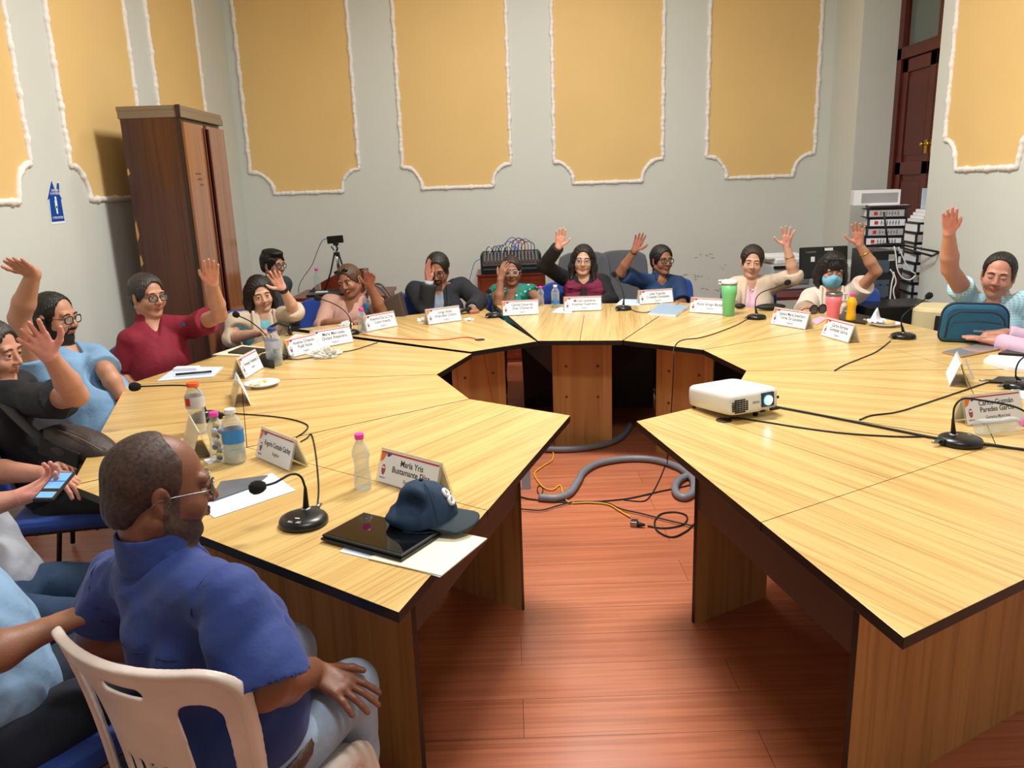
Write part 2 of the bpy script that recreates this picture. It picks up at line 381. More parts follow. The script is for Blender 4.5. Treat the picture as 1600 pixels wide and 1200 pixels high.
# stucco panels: white plaster garland moulding round a field of ochre paint
def pt_back(x, z): return V(x, YB, z)
def moulding(idx, corners, plane, into):
    """corners: left side x, notch top z (left), bottom-left x, bottom z, bottom-right x, right side x, notch top z (right)"""
    xa, za, xb, zb, xc, xd, zd = corners; top = ZC-.15
    def P(u, z, off=0):
        q = V(u, 0, 0)
        return {'back': V(u, YB-off, z), 'left': V(XL+off, u, z), 'right': V(XR-off, u, z)}[plane]
    L = [(xa, top), (xa, za)]
    s = 1 if xb > xa else -1
    arc = [(xa+s*abs(xb-xa)*(.08+.92*math.sin(t)), zb+(za-zb)*(1-.0)*math.cos(t)) for t in np.linspace(.0, math.pi/2, 9)]
    arc2 = [(xd-s*abs(xd-xc)*(.08+.92*math.sin(t)), zb+(zd-zb)*math.cos(t)) for t in np.linspace(0, math.pi/2, 9)]
    out = [(xa, top), (xa, za)]+arc+arc2[::-1]+[(xd, zd), (xd, top)]
    # field
    f = MB(); n = len(out); f.add([P(u, z, .004) for u, z in out], [list(range(n)) if plane != 'left' else list(range(n))], 0)
    # dense path
    path = []
    for i in range(len(out)-1):
        a, b = A(out[i]), A(out[i+1]); k = max(1, int(np.linalg.norm(b-a)/.012))
        for j in range(k): path.append(a+(b-a)*j/k)
    path.append(A(out[-1])); acc = 0; rr = []; pts = []; ph = random.random()*3
    for i, q in enumerate(path):
        if i: acc += np.linalg.norm(q-path[i-1])
        c = (acc+ph) % .24
        r = .0175+.0045*abs(math.sin(math.pi*c/.048))*(1 if c < .15 else .35)+(.004 if .10 < c < .14 else 0)
        if c < .008: r *= .72
        wob = .0035*math.sin(2*math.pi*acc/.19+ph)
        rr.append(r); pts.append(P(q[0]+wob, q[1]+wob*.3, .002))
    g = MB().tube(pts, rr, 8, 0)
    o = struct(g, 'trim_%d' % idx, MT['white']); fo = f.build('panel_field', MT['yellow'], o); fo['kind'] = 'structure'
Xb = lambda x, y: aty(x, y, YB)[0]
moulding(1, (Xb(391, 266), 1.87, Xb(429, 300), 1.66, Xb(535, 298), Xb(561, 264), 1.87), 'back', -1)
moulding(2, (Xb(629, 262), 1.87, Xb(660, 296), 1.66, Xb(770, 293), Xb(798, 258), 1.87), 'back', -1)
moulding(3, (Xb(866, 255), 1.87, Xb(896, 287), 1.66, Xb(1003, 285), Xb(1035, 248), 1.87), 'back', -1)
moulding(4, (Xb(1104, 246), 1.87, Xb(1135, 280), 1.66, Xb(1238, 274), Xb(1272, 240), 1.87), 'back', -1)
Yl = lambda x, y: atx(x, y, XL)[1]
moulding(5, (Yl(48, 262), 1.86, Yl(30, 322), 1.66, 3.3, 3.1, 1.86), 'left', 1)
moulding(6, (Yl(110, 265), 1.86, Yl(142, 318), 1.66, Yl(206, 290), Yl(227, 265), 1.86), 'left', 1)
moulding(7, (Yl(260, 265), 1.86, Yl(278, 300), 1.66, Yl(316, 300), Yl(331, 265), 1.86), 'left', 1)
Yr = lambda x, y: atx(x, y, XR)[1]
moulding(8, (Yr(1478, 214), 1.87, Yr(1494, 267), 1.66, Yr(1590, 269), Yr(1614, 214), 1.87), 'right', -1)

# double door at the back of the recess
def double_door():
    M_ = MT['doorwood']; y0, y1, zt = DY0, DY1, 2.62
    fr = MB()
    for y in (y0+.04, y1-.04): fr.box((DX+.02, y, 1.85), (.09, .08, 3.7))
    fr.box((DX+.02, (y0+y1)/2, zt+.05), (.09, y1-y0, .10)); fr.box((DX+.02, (y0+y1)/2, 3.62), (.09, y1-y0, .10))
    root = struct(fr, 'door_1', M_, bevel=.004)
    yc = (y0+y1)/2+.02
    for a, b in ((y0+.08, yc-.005), (yc+.005, y1-.08)):
        l = MB(); wd = b-a; mid = (a+b)/2
        l.box((DX+.03, mid, zt/2), (.03, wd, zt-.01))
        for z0, z1 in ((.12, .78), (.92, 1.62), (1.76, 2.5)):      # stiles, rails and raised panels
            l.box((DX+.012, mid, (z0+z1)/2), (.012, wd-.24, z1-z0-.08))
        for z in (.06, .85, 1.69, 2.56): l.box((DX+.008, mid, z), (.022, wd, .11))
        for y in (a+.05, b-.05): l.box((DX+.008, y, zt/2), (.022, .10, zt-.01))
        lf = l.build('door_leaf', M_, root, bevel=.004)
        y = b-.045 if a < y0+.1 else a+.045
        h = MB().box((DX-.006, y, 1.86), (.006, .045, .11)).lathe([(.012, 0), (.009, .02), (.02, .035), (.016, .05), (.002, .054)], (DX-.006, y, 1.88), 12, 0, roty(-math.pi/2))
        h.build('door_handle', MT['brass'], lf)
    g = MB()
    for a, b in ((y0+.1, yc-.015), (yc+.015, y1-.1)): g.box((DX+.03, (a+b)/2, 3.12), (.008, b-a, .82))
    g.build('transom_glass', mat('grey_transom_glass', (96, 106, 100), .15), root)
    bar = MB().box((DX+.02, yc, 3.12), (.05, .05, .86)); bar.build('transom_bar', M_, root)
    # the dark room behind
    struct(MB().box((DX+.12, (y0+y1)/2, 1.9), (.02, y1-y0+.1, 3.8)), 'wall_recess', MT['doorwood'])
double_door()
# ceiling fixtures that carry the lamps
for k, (l, p_, a, b) in enumerate(LAMPS):
    r = empty('ceiling_light', (l[0], l[1], ZC), label='long white ceiling light '+['above the middle of the desk ring', 'nearest the open end of the desks', 'nearest the back wall'][k], cat='light')
    MB().box((0, 0, -.10), (a+.08, b+.08, .09)).build('fixture_body', MT['pwhite'], r, bevel=.01)
    MB().box((0, 0, -.152), (a, b, .012)).build('diffuser', mat('lamp_diffuser', (255, 250, 240), .5, emis=3), r)
    for s in (-1, 1): MB().tube([(s*a*.35, 0, -.055), (s*a*.35, 0, 0)], .008).build('hanger_rod', MT['steel'], r)
for o in list(C.objects):
    if o.type == 'LIGHT': o.location.z = ZC-.17

# ------------------------------------------------------------------ desk sections
SEC = [(.030, 3.185, -2.2077), (-.287, 3.595, -2.8212), (-.302, 4.088, -3.4772), (-.056, 4.486, -4.1562), (.409, 4.599, -4.8519), (.856, 4.382, -5.4189), (1.098, 3.959, -6.104), (1.015, 3.448, -6.7228), (.695, 3.045, -7.3561)]
A0, DEP, TA, CF = .5024, 1.4828, math.tan(math.radians(17.95)), .6298
def secR(s): x, y, th = SEC[s-1]; n = V(math.cos(th), math.sin(th)); return V(n[1], -n[0]), n, V(x, y)
def sec_corners(s):
    t, n, o = secR(s); W0, WO = A0/2, A0/2+DEP*TA
    return dict(i0=o-t*W0, i1=o+t*W0, o0=o+n*DEP-t*WO, o1=o+n*DEP+t*WO)
CN = {s: sec_corners(s) for s in range(1, 10)}
for s in (1, 2, 5, 6, 7, 8):        # these neighbours stand tight against each other
    for a, b in (('i1', 'i0'), ('o1', 'o0')):
        m = (CN[s][a]+CN[s+1][b])/2; CN[s][a] = m; CN[s+1][b] = m.copy()
CN[4]['i0'] = CN[4]['i0']+(CN[4]['i1']-CN[4]['i0'])*.09
def desk_parts(s):
    t, n, o = secR(s); q = {k: V((p-o)@t, (p-o)@n) for k, p in CN[s].items()}; g = .0012
    e_ = .0034; q['i0'][0] += e_; q['o0'][0] += e_; q['i1'][0] -= e_; q['o1'][0] -= e_
    c0 = q['i0']+(q['o0']-q['i0'])*CF; c1 = q['i1']+(q['o1']-q['i1'])*CF; im = (q['i0']+q['i1'])/2; cm = c0+(c1-c0)*.5; G = V(g*.8, 0); H_ = V(0, g*.8)
    P = [('inner_board', MB().prism([tuple(q['i0']), tuple(im-G), tuple(cm-G-H_), tuple(c0-H_)], .722, .75, 0, 1)), ('inner_board', MB().prism([tuple(im+G), tuple(q['i1']), tuple(c1-H_), tuple(cm+G-H_)], .722, .75, 0, 1)),
         ('outer_board', MB().prism([tuple(c0+H_), tuple(c1+H_), tuple(q['o1']), tuple(q['o0'])], .722, .75, 0, 1))]
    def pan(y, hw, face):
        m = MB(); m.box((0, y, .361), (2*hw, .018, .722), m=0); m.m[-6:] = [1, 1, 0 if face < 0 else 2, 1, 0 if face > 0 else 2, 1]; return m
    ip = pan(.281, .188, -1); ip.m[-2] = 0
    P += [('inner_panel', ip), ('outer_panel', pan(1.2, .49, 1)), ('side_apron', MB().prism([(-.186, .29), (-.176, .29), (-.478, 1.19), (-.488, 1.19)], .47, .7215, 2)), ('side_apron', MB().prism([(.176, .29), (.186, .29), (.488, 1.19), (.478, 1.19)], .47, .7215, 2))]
    return P
LBL = {1: 'desk section at the open end, under the blue cap', 2: 'desk section in front of the bearded man', 3: 'desk section in front of the man in the maroon polo shirt', 4: 'desk section left of the back one, with the red cable across it',
       5: 'desk section at the very back of the ring', 6: 'desk section with the green tumbler on it, right of the back one', 7: 'desk section with the bread plate on it', 8: 'desk section on the right between the thick cable and the gold phone', 9: 'desk section under the projector'}
scr = None
for s in range(1, 10):
    t, n, o2 = secR(s); rz = math.atan2(t[1], t[0])
    e = empty('desk_section', (o2[0], o2[1], 0), rz, label='light wooden '+LBL[s], cat='desk', group='desk sections of the ring')
    for nm, mb in desk_parts(s):
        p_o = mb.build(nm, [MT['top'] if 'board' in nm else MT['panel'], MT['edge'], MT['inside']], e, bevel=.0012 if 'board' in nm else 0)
        if nm == 'inner_panel':
            for x in (-.1, .1):
                for z in (.33, .53):
                    if scr is None: q = scr = MB().lathe([(.009, 0), (.009, .002), (.003, .004)], (0, 0, 0), 10, 0, rotx(math.pi/2)).build('screw_cap', mat('brown_screw_cap', (120, 60, 30), .5))
                    else: q = scr.copy(); C.objects.link(q)
                    q.parent = p_o; q.location = (x, .272, z)
# cable grommets: dark disc on two of the sections
for px, lb in (((750, 531), 'dark round cable grommet where the red cable enters the desk'), ((1131, 657), 'dark round cable grommet under the front of the projector')):
    p = atz(*px, .7505); tag(MB().lathe([(.030, 0), (.030, .003), (.024, .004), (.022, .0005)], (0, 0, 0), 20).build('cable_grommet', mat('grommet_plastic', (48, 24, 24), .5), loc=p), lb, 'grommet')
# ------------------------------------------------------------------ people
SK = {}
def skin(name, col, palm=None, lip=None):
    if name in SK: return SK[name]
    c = A(col, float); pm = palm or tuple(np.clip(c*[1.06, 1.02, 1.08]+[10, 6, 10], 0, 255)); lp = lip or tuple(c*[.88, .70, .70])
    SK[name] = [mat('skin_'+name, col, .48, bump=.12, bscale=260, var=.06, vscale=22, sss=.12), mat('lips_'+name, lp, .4), mat('palm_'+name, pm, .5, sss=.12, var=.08, vscale=40)]
    return SK[name]
def hairmat(name, col, rough=.38):
    return mat('hair_'+name, col, rough, bump=.9, bscale=1, var=.35, vscale=1, stretch=None) if False else _hair(name, col, rough)
_hm = {}
def _hair(name, col, rough):
    if name in _hm: return _hm[name]
    m, nt, b = newmat('hair_'+name); tc = nt.nodes.new('ShaderNodeTexCoord')
    mp = nt.nodes.new('ShaderNodeMapping'); mp.inputs['Scale'].default_value = (230, 230, 22); nt.links.new(tc.outputs['Object'], mp.inputs[0])
    n = nt.nodes.new('ShaderNodeTexNoise'); n.inputs['Scale'].default_value = 1; n.inputs['Detail'].default_value = 3; nt.links.new(mp.outputs[0], n.inputs[0])
    r = nt.nodes.new('ShaderNodeValToRGB'); c = lin(col); r.color_ramp.elements[0].position = .3; r.color_ramp.elements[1].position = .7
    r.color_ramp.elements[0].color = tuple(x*.55 for x in c[:3])+(1,); r.color_ramp.elements[1].color = tuple(min(1, x*1.5) for x in c[:3])+(1,)
    nt.links.new(n.outputs[0], r.inputs[0]); nt.links.new(r.outputs[0], b.inputs['Base Color']); b.inputs['Roughness'].default_value = rough
    bp = nt.nodes.new('ShaderNodeBump'); bp.inputs['Strength'].default_value = .6; bp.inputs['Distance'].default_value = .006; nt.links.new(n.outputs[0], bp.inputs['Height']); nt.links.new(bp.outputs[0], b.inputs['Normal'])
    _hm[name] = m; return m
def cloth(name, col, rough=.85, bump=.35, bscale=30, var=.05, sheen=0): return mat(name, col, rough, bump=bump, bscale=bscale, var=var, vscale=8, sheen=sheen)

def finger_chain(sd, base, d, n, t, lens, r0, r1, curl, k):
    p = base; a = curl[0]
    for i, L in enumerate(lens):
        if i: a += curl[i]
        dd = d*math.cos(a)+n*math.sin(a); q = p+dd*L; ra = r0+(r1-r0)*i/len(lens); rb = r0+(r1-r0)*(i+1)/len(lens)
        sd.rc(p, q, ra, rb, k=k if i == 0 else .003); p = q
    return p
def hand(sd, W, f, n, side, s=1.0, curl=.12, spread=1.0, fist=False, thumb=1.0):
    f = nrm(f); n = nrm(n-f*(n@f)); t = np.cross(f, n)*(1 if side == 'R' else -1)
    K = [(.029, .088), (.010, .093), (-.009, .088), (-.027, .079)]; FL = [(.037, .024, .019), (.041, .027, .02), (.038, .025, .019), (.030, .019, .017)]
    sp = [.10, .02, -.07, -.18]; c = curl if not fist else 1.25
    for i, (a, b) in enumerate(K):
        kb = W+(t*a+f*b)*s
        sd.rc(W+(t*a*.55+f*.012)*s, kb, .0155*s, .0115*s, k=.012*s)
    sd.rc(W+(t*.018+f*.03)*s, W+(t*.008+f*.07)*s, .0155*s, .011*s, k=.012)
    for i, (a, b) in enumerate(K):
        kb = W+(t*a+f*(b-.004))*s; d = nrm(f+t*sp[i]*spread)
        ci = c*(1+.12*i) if not fist else c
        finger_chain(sd, kb, d, n, t, [x*s for x in FL[i]], .0092*s, .0070*s, (ci, ci*1.1, ci*.7), .006*s)
    tb = W+(t*.022+f*.022+n*.004)*s
    if fist: a, b_, c_ = nrm(t*.5+f*.8+n*.55), nrm(f*.7+n*.6-t*.2), nrm(f*.3+n*.5-t*.8)
    else: a, b_, c_ = nrm(t*.78*thumb+f*.62+n*.18), nrm(t*.52*thumb+f*.82+n*.12), nrm(t*.30*thumb+f*.92+n*.1)
    p = tb
    for d, L, r0, r1 in ((a, .040, .0145, .0112), (b_, .032, .0108, .0098), (c_, .026, .0095, .0078)):
        q = p+d*L*s; sd.rc(p, q, r0*s, r1*s, k=.006); p = q
    return t

def head_frame(yaw, pitch=0, roll=0):
    a = math.radians(yaw); f = V(math.sin(a), math.cos(a), 0); r = V(math.cos(a), -math.sin(a), 0); u = V(0, 0, 1)
    p = math.radians(pitch); f, u = f*math.cos(p)+u*math.sin(p), u*math.cos(p)-f*math.sin(p)
    q = math.radians(roll); r, u = r*math.cos(q)+u*math.sin(q), u*math.cos(q)-r*math.sin(q)
    return np.stack([r, f, u], 1)       # roll>0 lifts the person's right side
def build_head(sd, o, R, s, fat=0, closed=False, jaw=1.0, nose=1.0, smile=0):
    P = lambda x, y, z: o+R@(V(x, y, z)*s)
    E = lambda c, r, k=.012, op='u': sd.ell(P(*c), A(r)*s, R, k*s, op)
    B = lambda a, b, ra, rb=None, k=.01, op='u': sd.rc(P(*a), P(*b), ra*s, None if rb is None else rb*s, k*s, op)
    E((0, -.014, .034), (.0765, .096, .086)); E((0, .030, -.028), (.060+.006*fat, .060, .084), .02)
    for x in (-1, 1):
        B((x*.052*jaw, -.012, -.050), (x*.020, .055, -.096), .022+.006*fat, .018, .022)
        E((x*.036, .060, -.032), (.026+.004*fat, .026, .026), .018)
        if smile: E((x*.038, .070, -.040), (.018, .016, .014), .012)
    E((0, .066, -.099), (.022, .018, .017), .014)
    B((-.040, .078, .026), (.040, .078, .026), .0115, None, .012)
    for x in (-1, 1): E((x*.031, .100, .004), (.0185, .0165, .0125), .009, 's')
    B((0, .084, .016), (0, .106*nose, -.024), .0075, .0105, .009)
    for x in (-1, 1): E((x*.0115, .097, -.030), (.0088, .0105, .0075), .006)
    E((0, .106, -.0285), (.0095, .0095, .0085), .006)
    for x in (-1, 1):                       # lids
        E((x*.031, .0792, .0104 if not closed else .006), (.0168, .0128, .0072 if not closed else .0115), .003)
        if not closed: E((x*.031, .0795, -.0070), (.0155, .0115, .0048), .003)
    w_ = .021+.006*smile
    for x in (-1, 1):
        B((0, .0935, -.0545), (x*w_, .0825, -.0595+.004*smile), .0052, .0034, .004)
        B((0, .0925, -.0645), (x*w_, .0820, -.0600+.004*smile), .0062, .0034, .004)
    B((-w_*.9, .0925, -.0597), (w_*.9, .0925, -.0597), .0016, None, .003, 's')
    for x in (-1, 1):
        Re = R@rotz(-x*.30)@roty(x*.1)
        sd.ell(P(x*.079, -.008, -.004), A((.0085, .019, .033))*s, Re, .006*s)
        sd.ell(P(x*.088, -.004, -.001), A((.0045, .0105, .020))*s, Re, .004*s, 's')
        sd.ell(P(x*.077, -.002, -.030), A((.007, .010, .010))*s, Re, .006*s)
    return P
STYLES = {}
def build_hair(o, R, s, style, nb=None, seed=0):
    sd = SDF(); P = lambda x, y, z: o+R@(V(x, y, z)*s); t = {'short': .0135, 'buzz': .008, 'bald': .0035, 'side': .013, 'crop': .014, 'thick': .018}.get(style, .014)
    def E(c, r, k=.012, op='u', RR=None): sd.ell(P(*c), A(r)*s, R if RR is None else R@RR, k*s, op)
    def B(a, b, ra, rb=None, k=.014, op='u'): sd.rc(P(*a), P(*b), ra*s, None if rb is None else rb*s, k*s, op)
    E((0, -.016, .036), (.0765+t, .096+t, .086+t))
    E((0, -.075, -.030), (.060, .040, .050), .03)                 # nape
    hl = {'bald': .118, 'buzz': .104, 'short': .095, 'side': .086, 'crop': .078, 'thick': .074, 'tied': .090, 'long': .086, 'bob': .082, 'bangs': .04}[style]
    # cut the face side away
    if style == 'bald':
        sd.plane(P(0, .018, .10), R@V(0, .70, .52), P(0, .08, .12), .100*s, .006*s)
        sd.plane(P(0, .030, 0), R@V(0, 1, -.10), None, None, .004*s)
        sd.plane(P(0, -.03, -.062), R@V(0, .1, -1), None, None, .004*s)
    elif style == 'buzz_x': pass
    else:
        zf = hl
        if style != 'bangs':
            bz = 1 if style == 'buzz' else 0
            sd.ell(P(0, .098-.010*bz, -.010+(zf-.086)), A((.0655+.008*bz, .082+.004*bz, .094+.004*bz))*s, R, .008*s, 's')
            sd.plane(P(0, .026-.014*(style == 'buzz'), -.02), R@V(0, 1, -.10), P(0, .085, -.055), .095*s, .006*s)
        else:
            sd.ell(P(0, .085, -.045), A((.062, .075, .078))*s, R, .006*s, 's')
        if style in ('short', 'buzz', 'side', 'crop', 'thick', 'tied'):
            sd.plane(P(0, -.03, -.070), R@V(0, .15, -1), None, None, .006*s)
            for x in (-1, 1): sd.ell(P(x*.092, .004, -.020), A((.024, .030, .046))*s, R, .006*s, 's')
    if style == 'crop': E((0, .050, .098), (.060, .045, .026), .015)
    if style == 'thick': E((.010, .050, .104), (.064, .048, .030), .018); E((0, -.02, .115), (.07, .08, .02), .02)
    if style == 'tied': E((0, -.125, -.010), (.030, .030, .036), .012); E((.0, -.11, -.08), (.022, .02, .06), .02)
    Z = lambda dz: R.T@V(0, 0, dz)/s   # a world-vertical drop in head space
    if style in ('long', 'bob', 'bangs'):
        dl = {'long': .27, 'bob': .165, 'bangs': .150}[style]
        for x in (-1, 1):
            for y, rr in ((-.055, .036), (-.015, .030), (.018, .019)):
                a = V(x*.072, y, .03); b = V(x*.084, y-.004, -.06); c = b+Z(-dl+.10)+V(x*(.018 if style == 'long' else .008), .012, 0)
                B(a, b, rr*.9, rr, .02); B(b, c, rr, rr*.72, .02)
        for x in (-.04, 0, .04):
            b = V(x, -.095, -.03); B(b, b+Z(-dl+.08), .042, .034, .03)
        if style == 'long':
            for x in (-1, 1): b = V(x*.09, .01, -.10); B(b, b+Z(-.12)+V(x*.01, .045, 0), .022, .016, .02)
    if style == 'bangs':
        for x in np.linspace(-.055, .055, 9): B((x*.8, .055, .105), (x*1.05, .084-abs(x)*.35, .030+.004*math.sin(x*300)), .012, .006, .005)
    fr = R.copy(); cc = o.copy(); rng = np.random.RandomState(seed)
    def strands(D, ax):
        m = np.nonzero(np.abs(D) < .02); X = A([ax[i][m[i]] for i in range(3)]).T-cc; Lc = X@fr
        az = np.arctan2(Lc[:, 0], Lc[:, 1]+.0)
        D[m] += (.0016*np.sin(az*38+Lc[:, 2]*30)+.0012*np.sin(Lc[:, 0]*420+Lc[:, 1]*260+np.sin(Lc[:, 2]*60)*2)).astype(np.float32)*(1 if style != 'bald' else .4)
    sd.fn(strands); return sd
def folds(amp, sc, seed, centre=None):
    rng = np.random.RandomState(seed); K = rng.normal(size=(5, 3)); K /= np.linalg.norm(K, axis=1)[:, None]; fr = sc*(.6+rng.rand(5)*1.2); ph = rng.rand(5)*6; W = rng.normal(size=(5, 3))*9
    def f(D, ax):
        m = np.nonzero(np.abs(D) < .03); X = A([ax[i][m[i]] for i in range(3)]).T; d = np.zeros(len(X))
        for i in range(5):
            s_ = np.sin(X@K[i]*fr[i]+ph[i]+1.4*np.sin(X@W[i])); d += np.where(s_ > 0, s_**2, -.35*s_**2)
        D[m] += (d*amp/2.2).astype(np.float32)
    return f
def relax(v, q, it):
    e = np.concatenate([q[:, [0, 1]], q[:, [1, 2]], q[:, [2, 3]], q[:, [3, 0]]])
    for _ in range(it):
        S_a = np.zeros_like(v); n = np.zeros(len(v)); 
        for i in range(3): S_a[:, i] = np.bincount(e[:, 0], v[e[:, 1], i], len(v))+np.bincount(e[:, 1], v[e[:, 0], i], len(v))
        n = np.bincount(e[:, 0], minlength=len(v))+np.bincount(e[:, 1], minlength=len(v)); v = v*.5+.5*S_a/np.maximum(n, 1)[:, None]
    return v
NP_ = [0]; GL = [None]
def person(label, head, hyaw, cyaw, sk, hair, top, arms, hpitch=0, hroll=0, s=1.0, nb=None, lean=0.02, side=0.0, pelv=None, legyaw=None, style='short', sh={}, pants=None, fat=0, hs=1.0,
           glasses=None, closed=False, beard=None, brow=None, smile=0, vox=.0036, extra=None, width=.185, bust=0, knees=None, seatz=.50, group=None, mask=False, neckf=0, lenk=1.0, eyeup=0):
    NP_[0] += 1; seed = NP_[0]
    o = aty(*head); R = head_frame(hyaw, hpitch, hroll); ca = math.radians(cyaw)
    cf = V(math.sin(ca), math.cos(ca), 0); cr = V(math.cos(ca), -math.sin(ca), 0); hs = hs*(1 if True else 1)
    N = aty(*nb) if nb is not None else o + V(0, 0, -.138*s) - R[:, 1]*.026 - cf*neckf
    Pv = (V(*pelv) if pelv is not None else V(N[0], N[1], 0)-cf*lean+cr*side); Pv = V(Pv[0], Pv[1], seatz)
    u = nrm(N-Pv); S = {}
    for k, sg in (('R', 1), ('L', -1)):
        d = N + cr*sg*width*s*.93 - u*.050*s
        if k in sh: d = aty(sh[k][0], sh[k][1], sh[k][2] if len(sh[k]) > 2 else d[1])-u*.040*s
        S[k] = d
    root = empty('person', (Pv[0], Pv[1], 0), label=label, cat='person')
    if group: root['group'] = group
    loc = V(Pv[0], Pv[1], 0)
    def emit(name, sd, h, mats, cls=None, parent=root, keep=False):
        v, q = sd.mesh(h, keep); mi = None; v = relax(v, q, 1 if name in ('body', 'hair', 'beard') else (6 if vox < .003 else 3))
        if cls is not None: mi = cls(v[q].mean(1), v, q)
        ob = link_mesh(name, v-loc if parent is root else v-loc, q, mats, parent, mi, smooth=True); return ob
    # ---- arm joints
    UA, FA = .285*s*lenk, .245*s*lenk; J = {}
    for k, a in arms.items():
        e = hit(a['e'], S[k], UA, a.get('em', 'n')); 
        if np.linalg.norm(e-S[k]) > UA*1.25: e = S[k]+nrm(e-S[k])*UA*1.25
        wv = hit(a['w'], e, FA, a.get('wm', 'n'))
        if np.linalg.norm(wv-e) > FA*1.25: wv = e+nrm(wv-e)*FA*1.25
        tp = hit(a['t'], wv, .18*s, a.get('tm', 'n')); f = nrm(tp-wv)
        n = A(a['n'], float) if 'n' in a else nrm(V(0, 0, CH)-wv)
        J[k] = (S[k], e, wv, f, n, a)
    # ---- skin
    sd = SDF(); build_head(sd, o, R, hs*s, fat, closed, smile=smile)
    hb = o+R@(V(0, -.022, -.060)*s)
    sd.rc(hb, N-u*.01, (.052+.004*fat)*s, .060*s, .02)
    sd.rc(N-u*.035+cf*.012, N-u*.13+cf*.012, .070*s, .078*s, .03)
    for k in S: sd.rc(N-u*.015, S[k], .042*s, .045*s, .02)
    if bust:
        for g in (-1, 1): sd.ell(N-u*.21*s+cf*.085*s+cr*g*.07*s, .062*s, None, .03)
    sd.ell(N-u*.19*s+cf*.01, A((.15, .095, .13))*s, np.stack([cr, np.cross(u, cr), u], 1), .03)
    hands = []
    for k, (a, e, wv, f, n, spec) in J.items():
        r_ = (1.0+.12*fat)*s*spec.get('th', 1)
        sd.rc(a, e, .047*r_, .036*r_, .02); fd = wv-e
        sd.rc(e, e+fd*.35, .0385*r_, .0395*r_, .012); sd.rc(e+fd*.35, wv, .0395*r_, .0245*r_, .012)
        sd.rc(wv, wv+f*.015, .0245*r_, .022*s, .01)
        t = hand(sd, wv, f, n, k, s*.98*spec.get('hs', 1), spec.get('curl', .12), spec.get('spread', 1.0), spec.get('fist', False), spec.get('thumb', 1.0))
        hands.append((wv, f, nrm(n-f*(n@f))))
    Ri = R.T; SS = hs*s
    def cls(c, v, q):
        mi = np.zeros(len(c), np.int32); L = (c-o)@R/SS
        mi[(np.abs(L[:, 0]) < .0235+.004*smile) & (np.abs(L[:, 2]+.0598-.002*smile) < .0085-np.abs(L[:, 0])*.12) & (L[:, 1] > .080)] = 1
        if beard is not None:
            X_, Y_, Z_ = np.abs(L[:, 0]), L[:, 1], L[:, 2]; lip = mi == 1; full = len(beard) > 2
            jaw = (Y_ > .0) & (Z_ > -.135) & (Z_ < np.where(X_ > .034, -.036-(Y_-.0)*.35, -.071)) & ~((X_ < .030) & (Z_ > -.072) & (Y_ > .07))
            side = (X_ > .058) & (Y_ > -.006) & (Y_ < .028) & (Z_ < .010) & (Z_ > -.10)
            mo = (X_ < .033) & (Z_ < -.040) & (Z_ > -.0535) & (Y_ > .078) & (X_ > -1)
            ch_ = (X_ > .024) & (X_ < .034) & (Z_ < -.045) & (Z_ > -.085) & (Y_ > .06)
            ok_ = (X_ < .09) & (Y_ < .13) & (Z_ > -.128)
            if full and beard[2] == 2: jaw = jaw & (X_ < .034); side = side & False
            mi[(jaw | side | ((mo | ch_) if full else mo)) & ~lip & ok_] = 3
        e1 = v[q[:, 1]]-v[q[:, 0]]; e2 = v[q[:, 2]]-v[q[:, 0]]; nn = np.cross(e1, e2); nn /= np.linalg.norm(nn, axis=1)[:, None]+1e-9
        for wv, f, n in hands:
            d = c-wv; al = d@f; m = (al > .005) & (al < .21) & (np.linalg.norm(d-al[:, None]*f, axis=1) < .085) & (nn@n > .15); mi[m] = 2
        return mi
    emit('body', sd, vox, sk+([beard[0]] if beard else []), cls, keep=True)
    # ---- face details
    P = lambda x, y, z: o+R@(V(x, y, z)*SS)-loc
    hair_m = hair[1] if isinstance(hair, tuple) else hair
    if not closed:
        for x in (-1, 1):
            e = MB().ball(P(x*.031, .0775, .0035+eyeup), .0119*SS, 10, 0).build('eye', [MT['eyewhite']], root)
            MB().ball(P(x*.031, .0883, .0035+eyeup), (.0070*SS, .0028*SS, .0070*SS), 8, 0, R).build('iris', MT['iris'], e)
    for x in (-1, 1):
        pts = []
        for j in range(6):
            xx = x*(.013+.0075*j); zz = .024+.005*math.sin(j/5*math.pi)-(.004 if j == 5 else 0)
            y = .125
            while y > .05 and sd.probe(P(xx, y, zz)+loc) > 0: y -= .001
            pts.append(P(xx, y+.0005, zz))
        MB().tube(pts, [.0022*SS, .0034*SS, .0036*SS, .0034*SS, .0026*SS, .0014*SS], 6, 0).build('eyebrow', brow or hair_m, root)
    sd.D = None
    if style: hd = build_hair(o, R, SS, style, seed=seed); emit('hair', hd, max(vox, .0036), hair_m)
    if glasses:
        gm, shape = glasses; g = MB(); gl = MB()
        for x in (-1, 1):
            w_, h_ = (.0245, .0175) if shape == 'rect' else (.0245, .022); pts = []; rim = []
            for j in range(24):
                a = 2*math.pi*j/24; ex = .62 if shape == 'rect' else .85; cx_, sx_ = math.cos(a), math.sin(a)
                pts.append(P(x*.033+w_*math.copysign(abs(cx_)**ex, cx_), .1015-.006*abs(math.cos(a))*(1 if x*cx_ > 0 else .2), .000+h_*math.copysign(abs(sx_)**ex, sx_)))
            g.tube(pts, (.0030 if gm is BLK else .0017)*SS, 6, 0, closed=True)
            gl.add(pts, [list(range(24))])
            g.tube([P(x*.057, .096, .006), P(x*.073, .075, .008), P(x*.0815, .02, .006), P(x*.083, -.012, .002), P(x*.080, -.03, -.012)], .0016*SS, 6)
        g.tube([P(-.0095, .1035, .004), P(0, .106, .007), P(.0095, .1035, .004)], .0014*SS, 6)
        ge = g.build('glasses', gm, root); gl.build('lens', MT['lens'], ge)
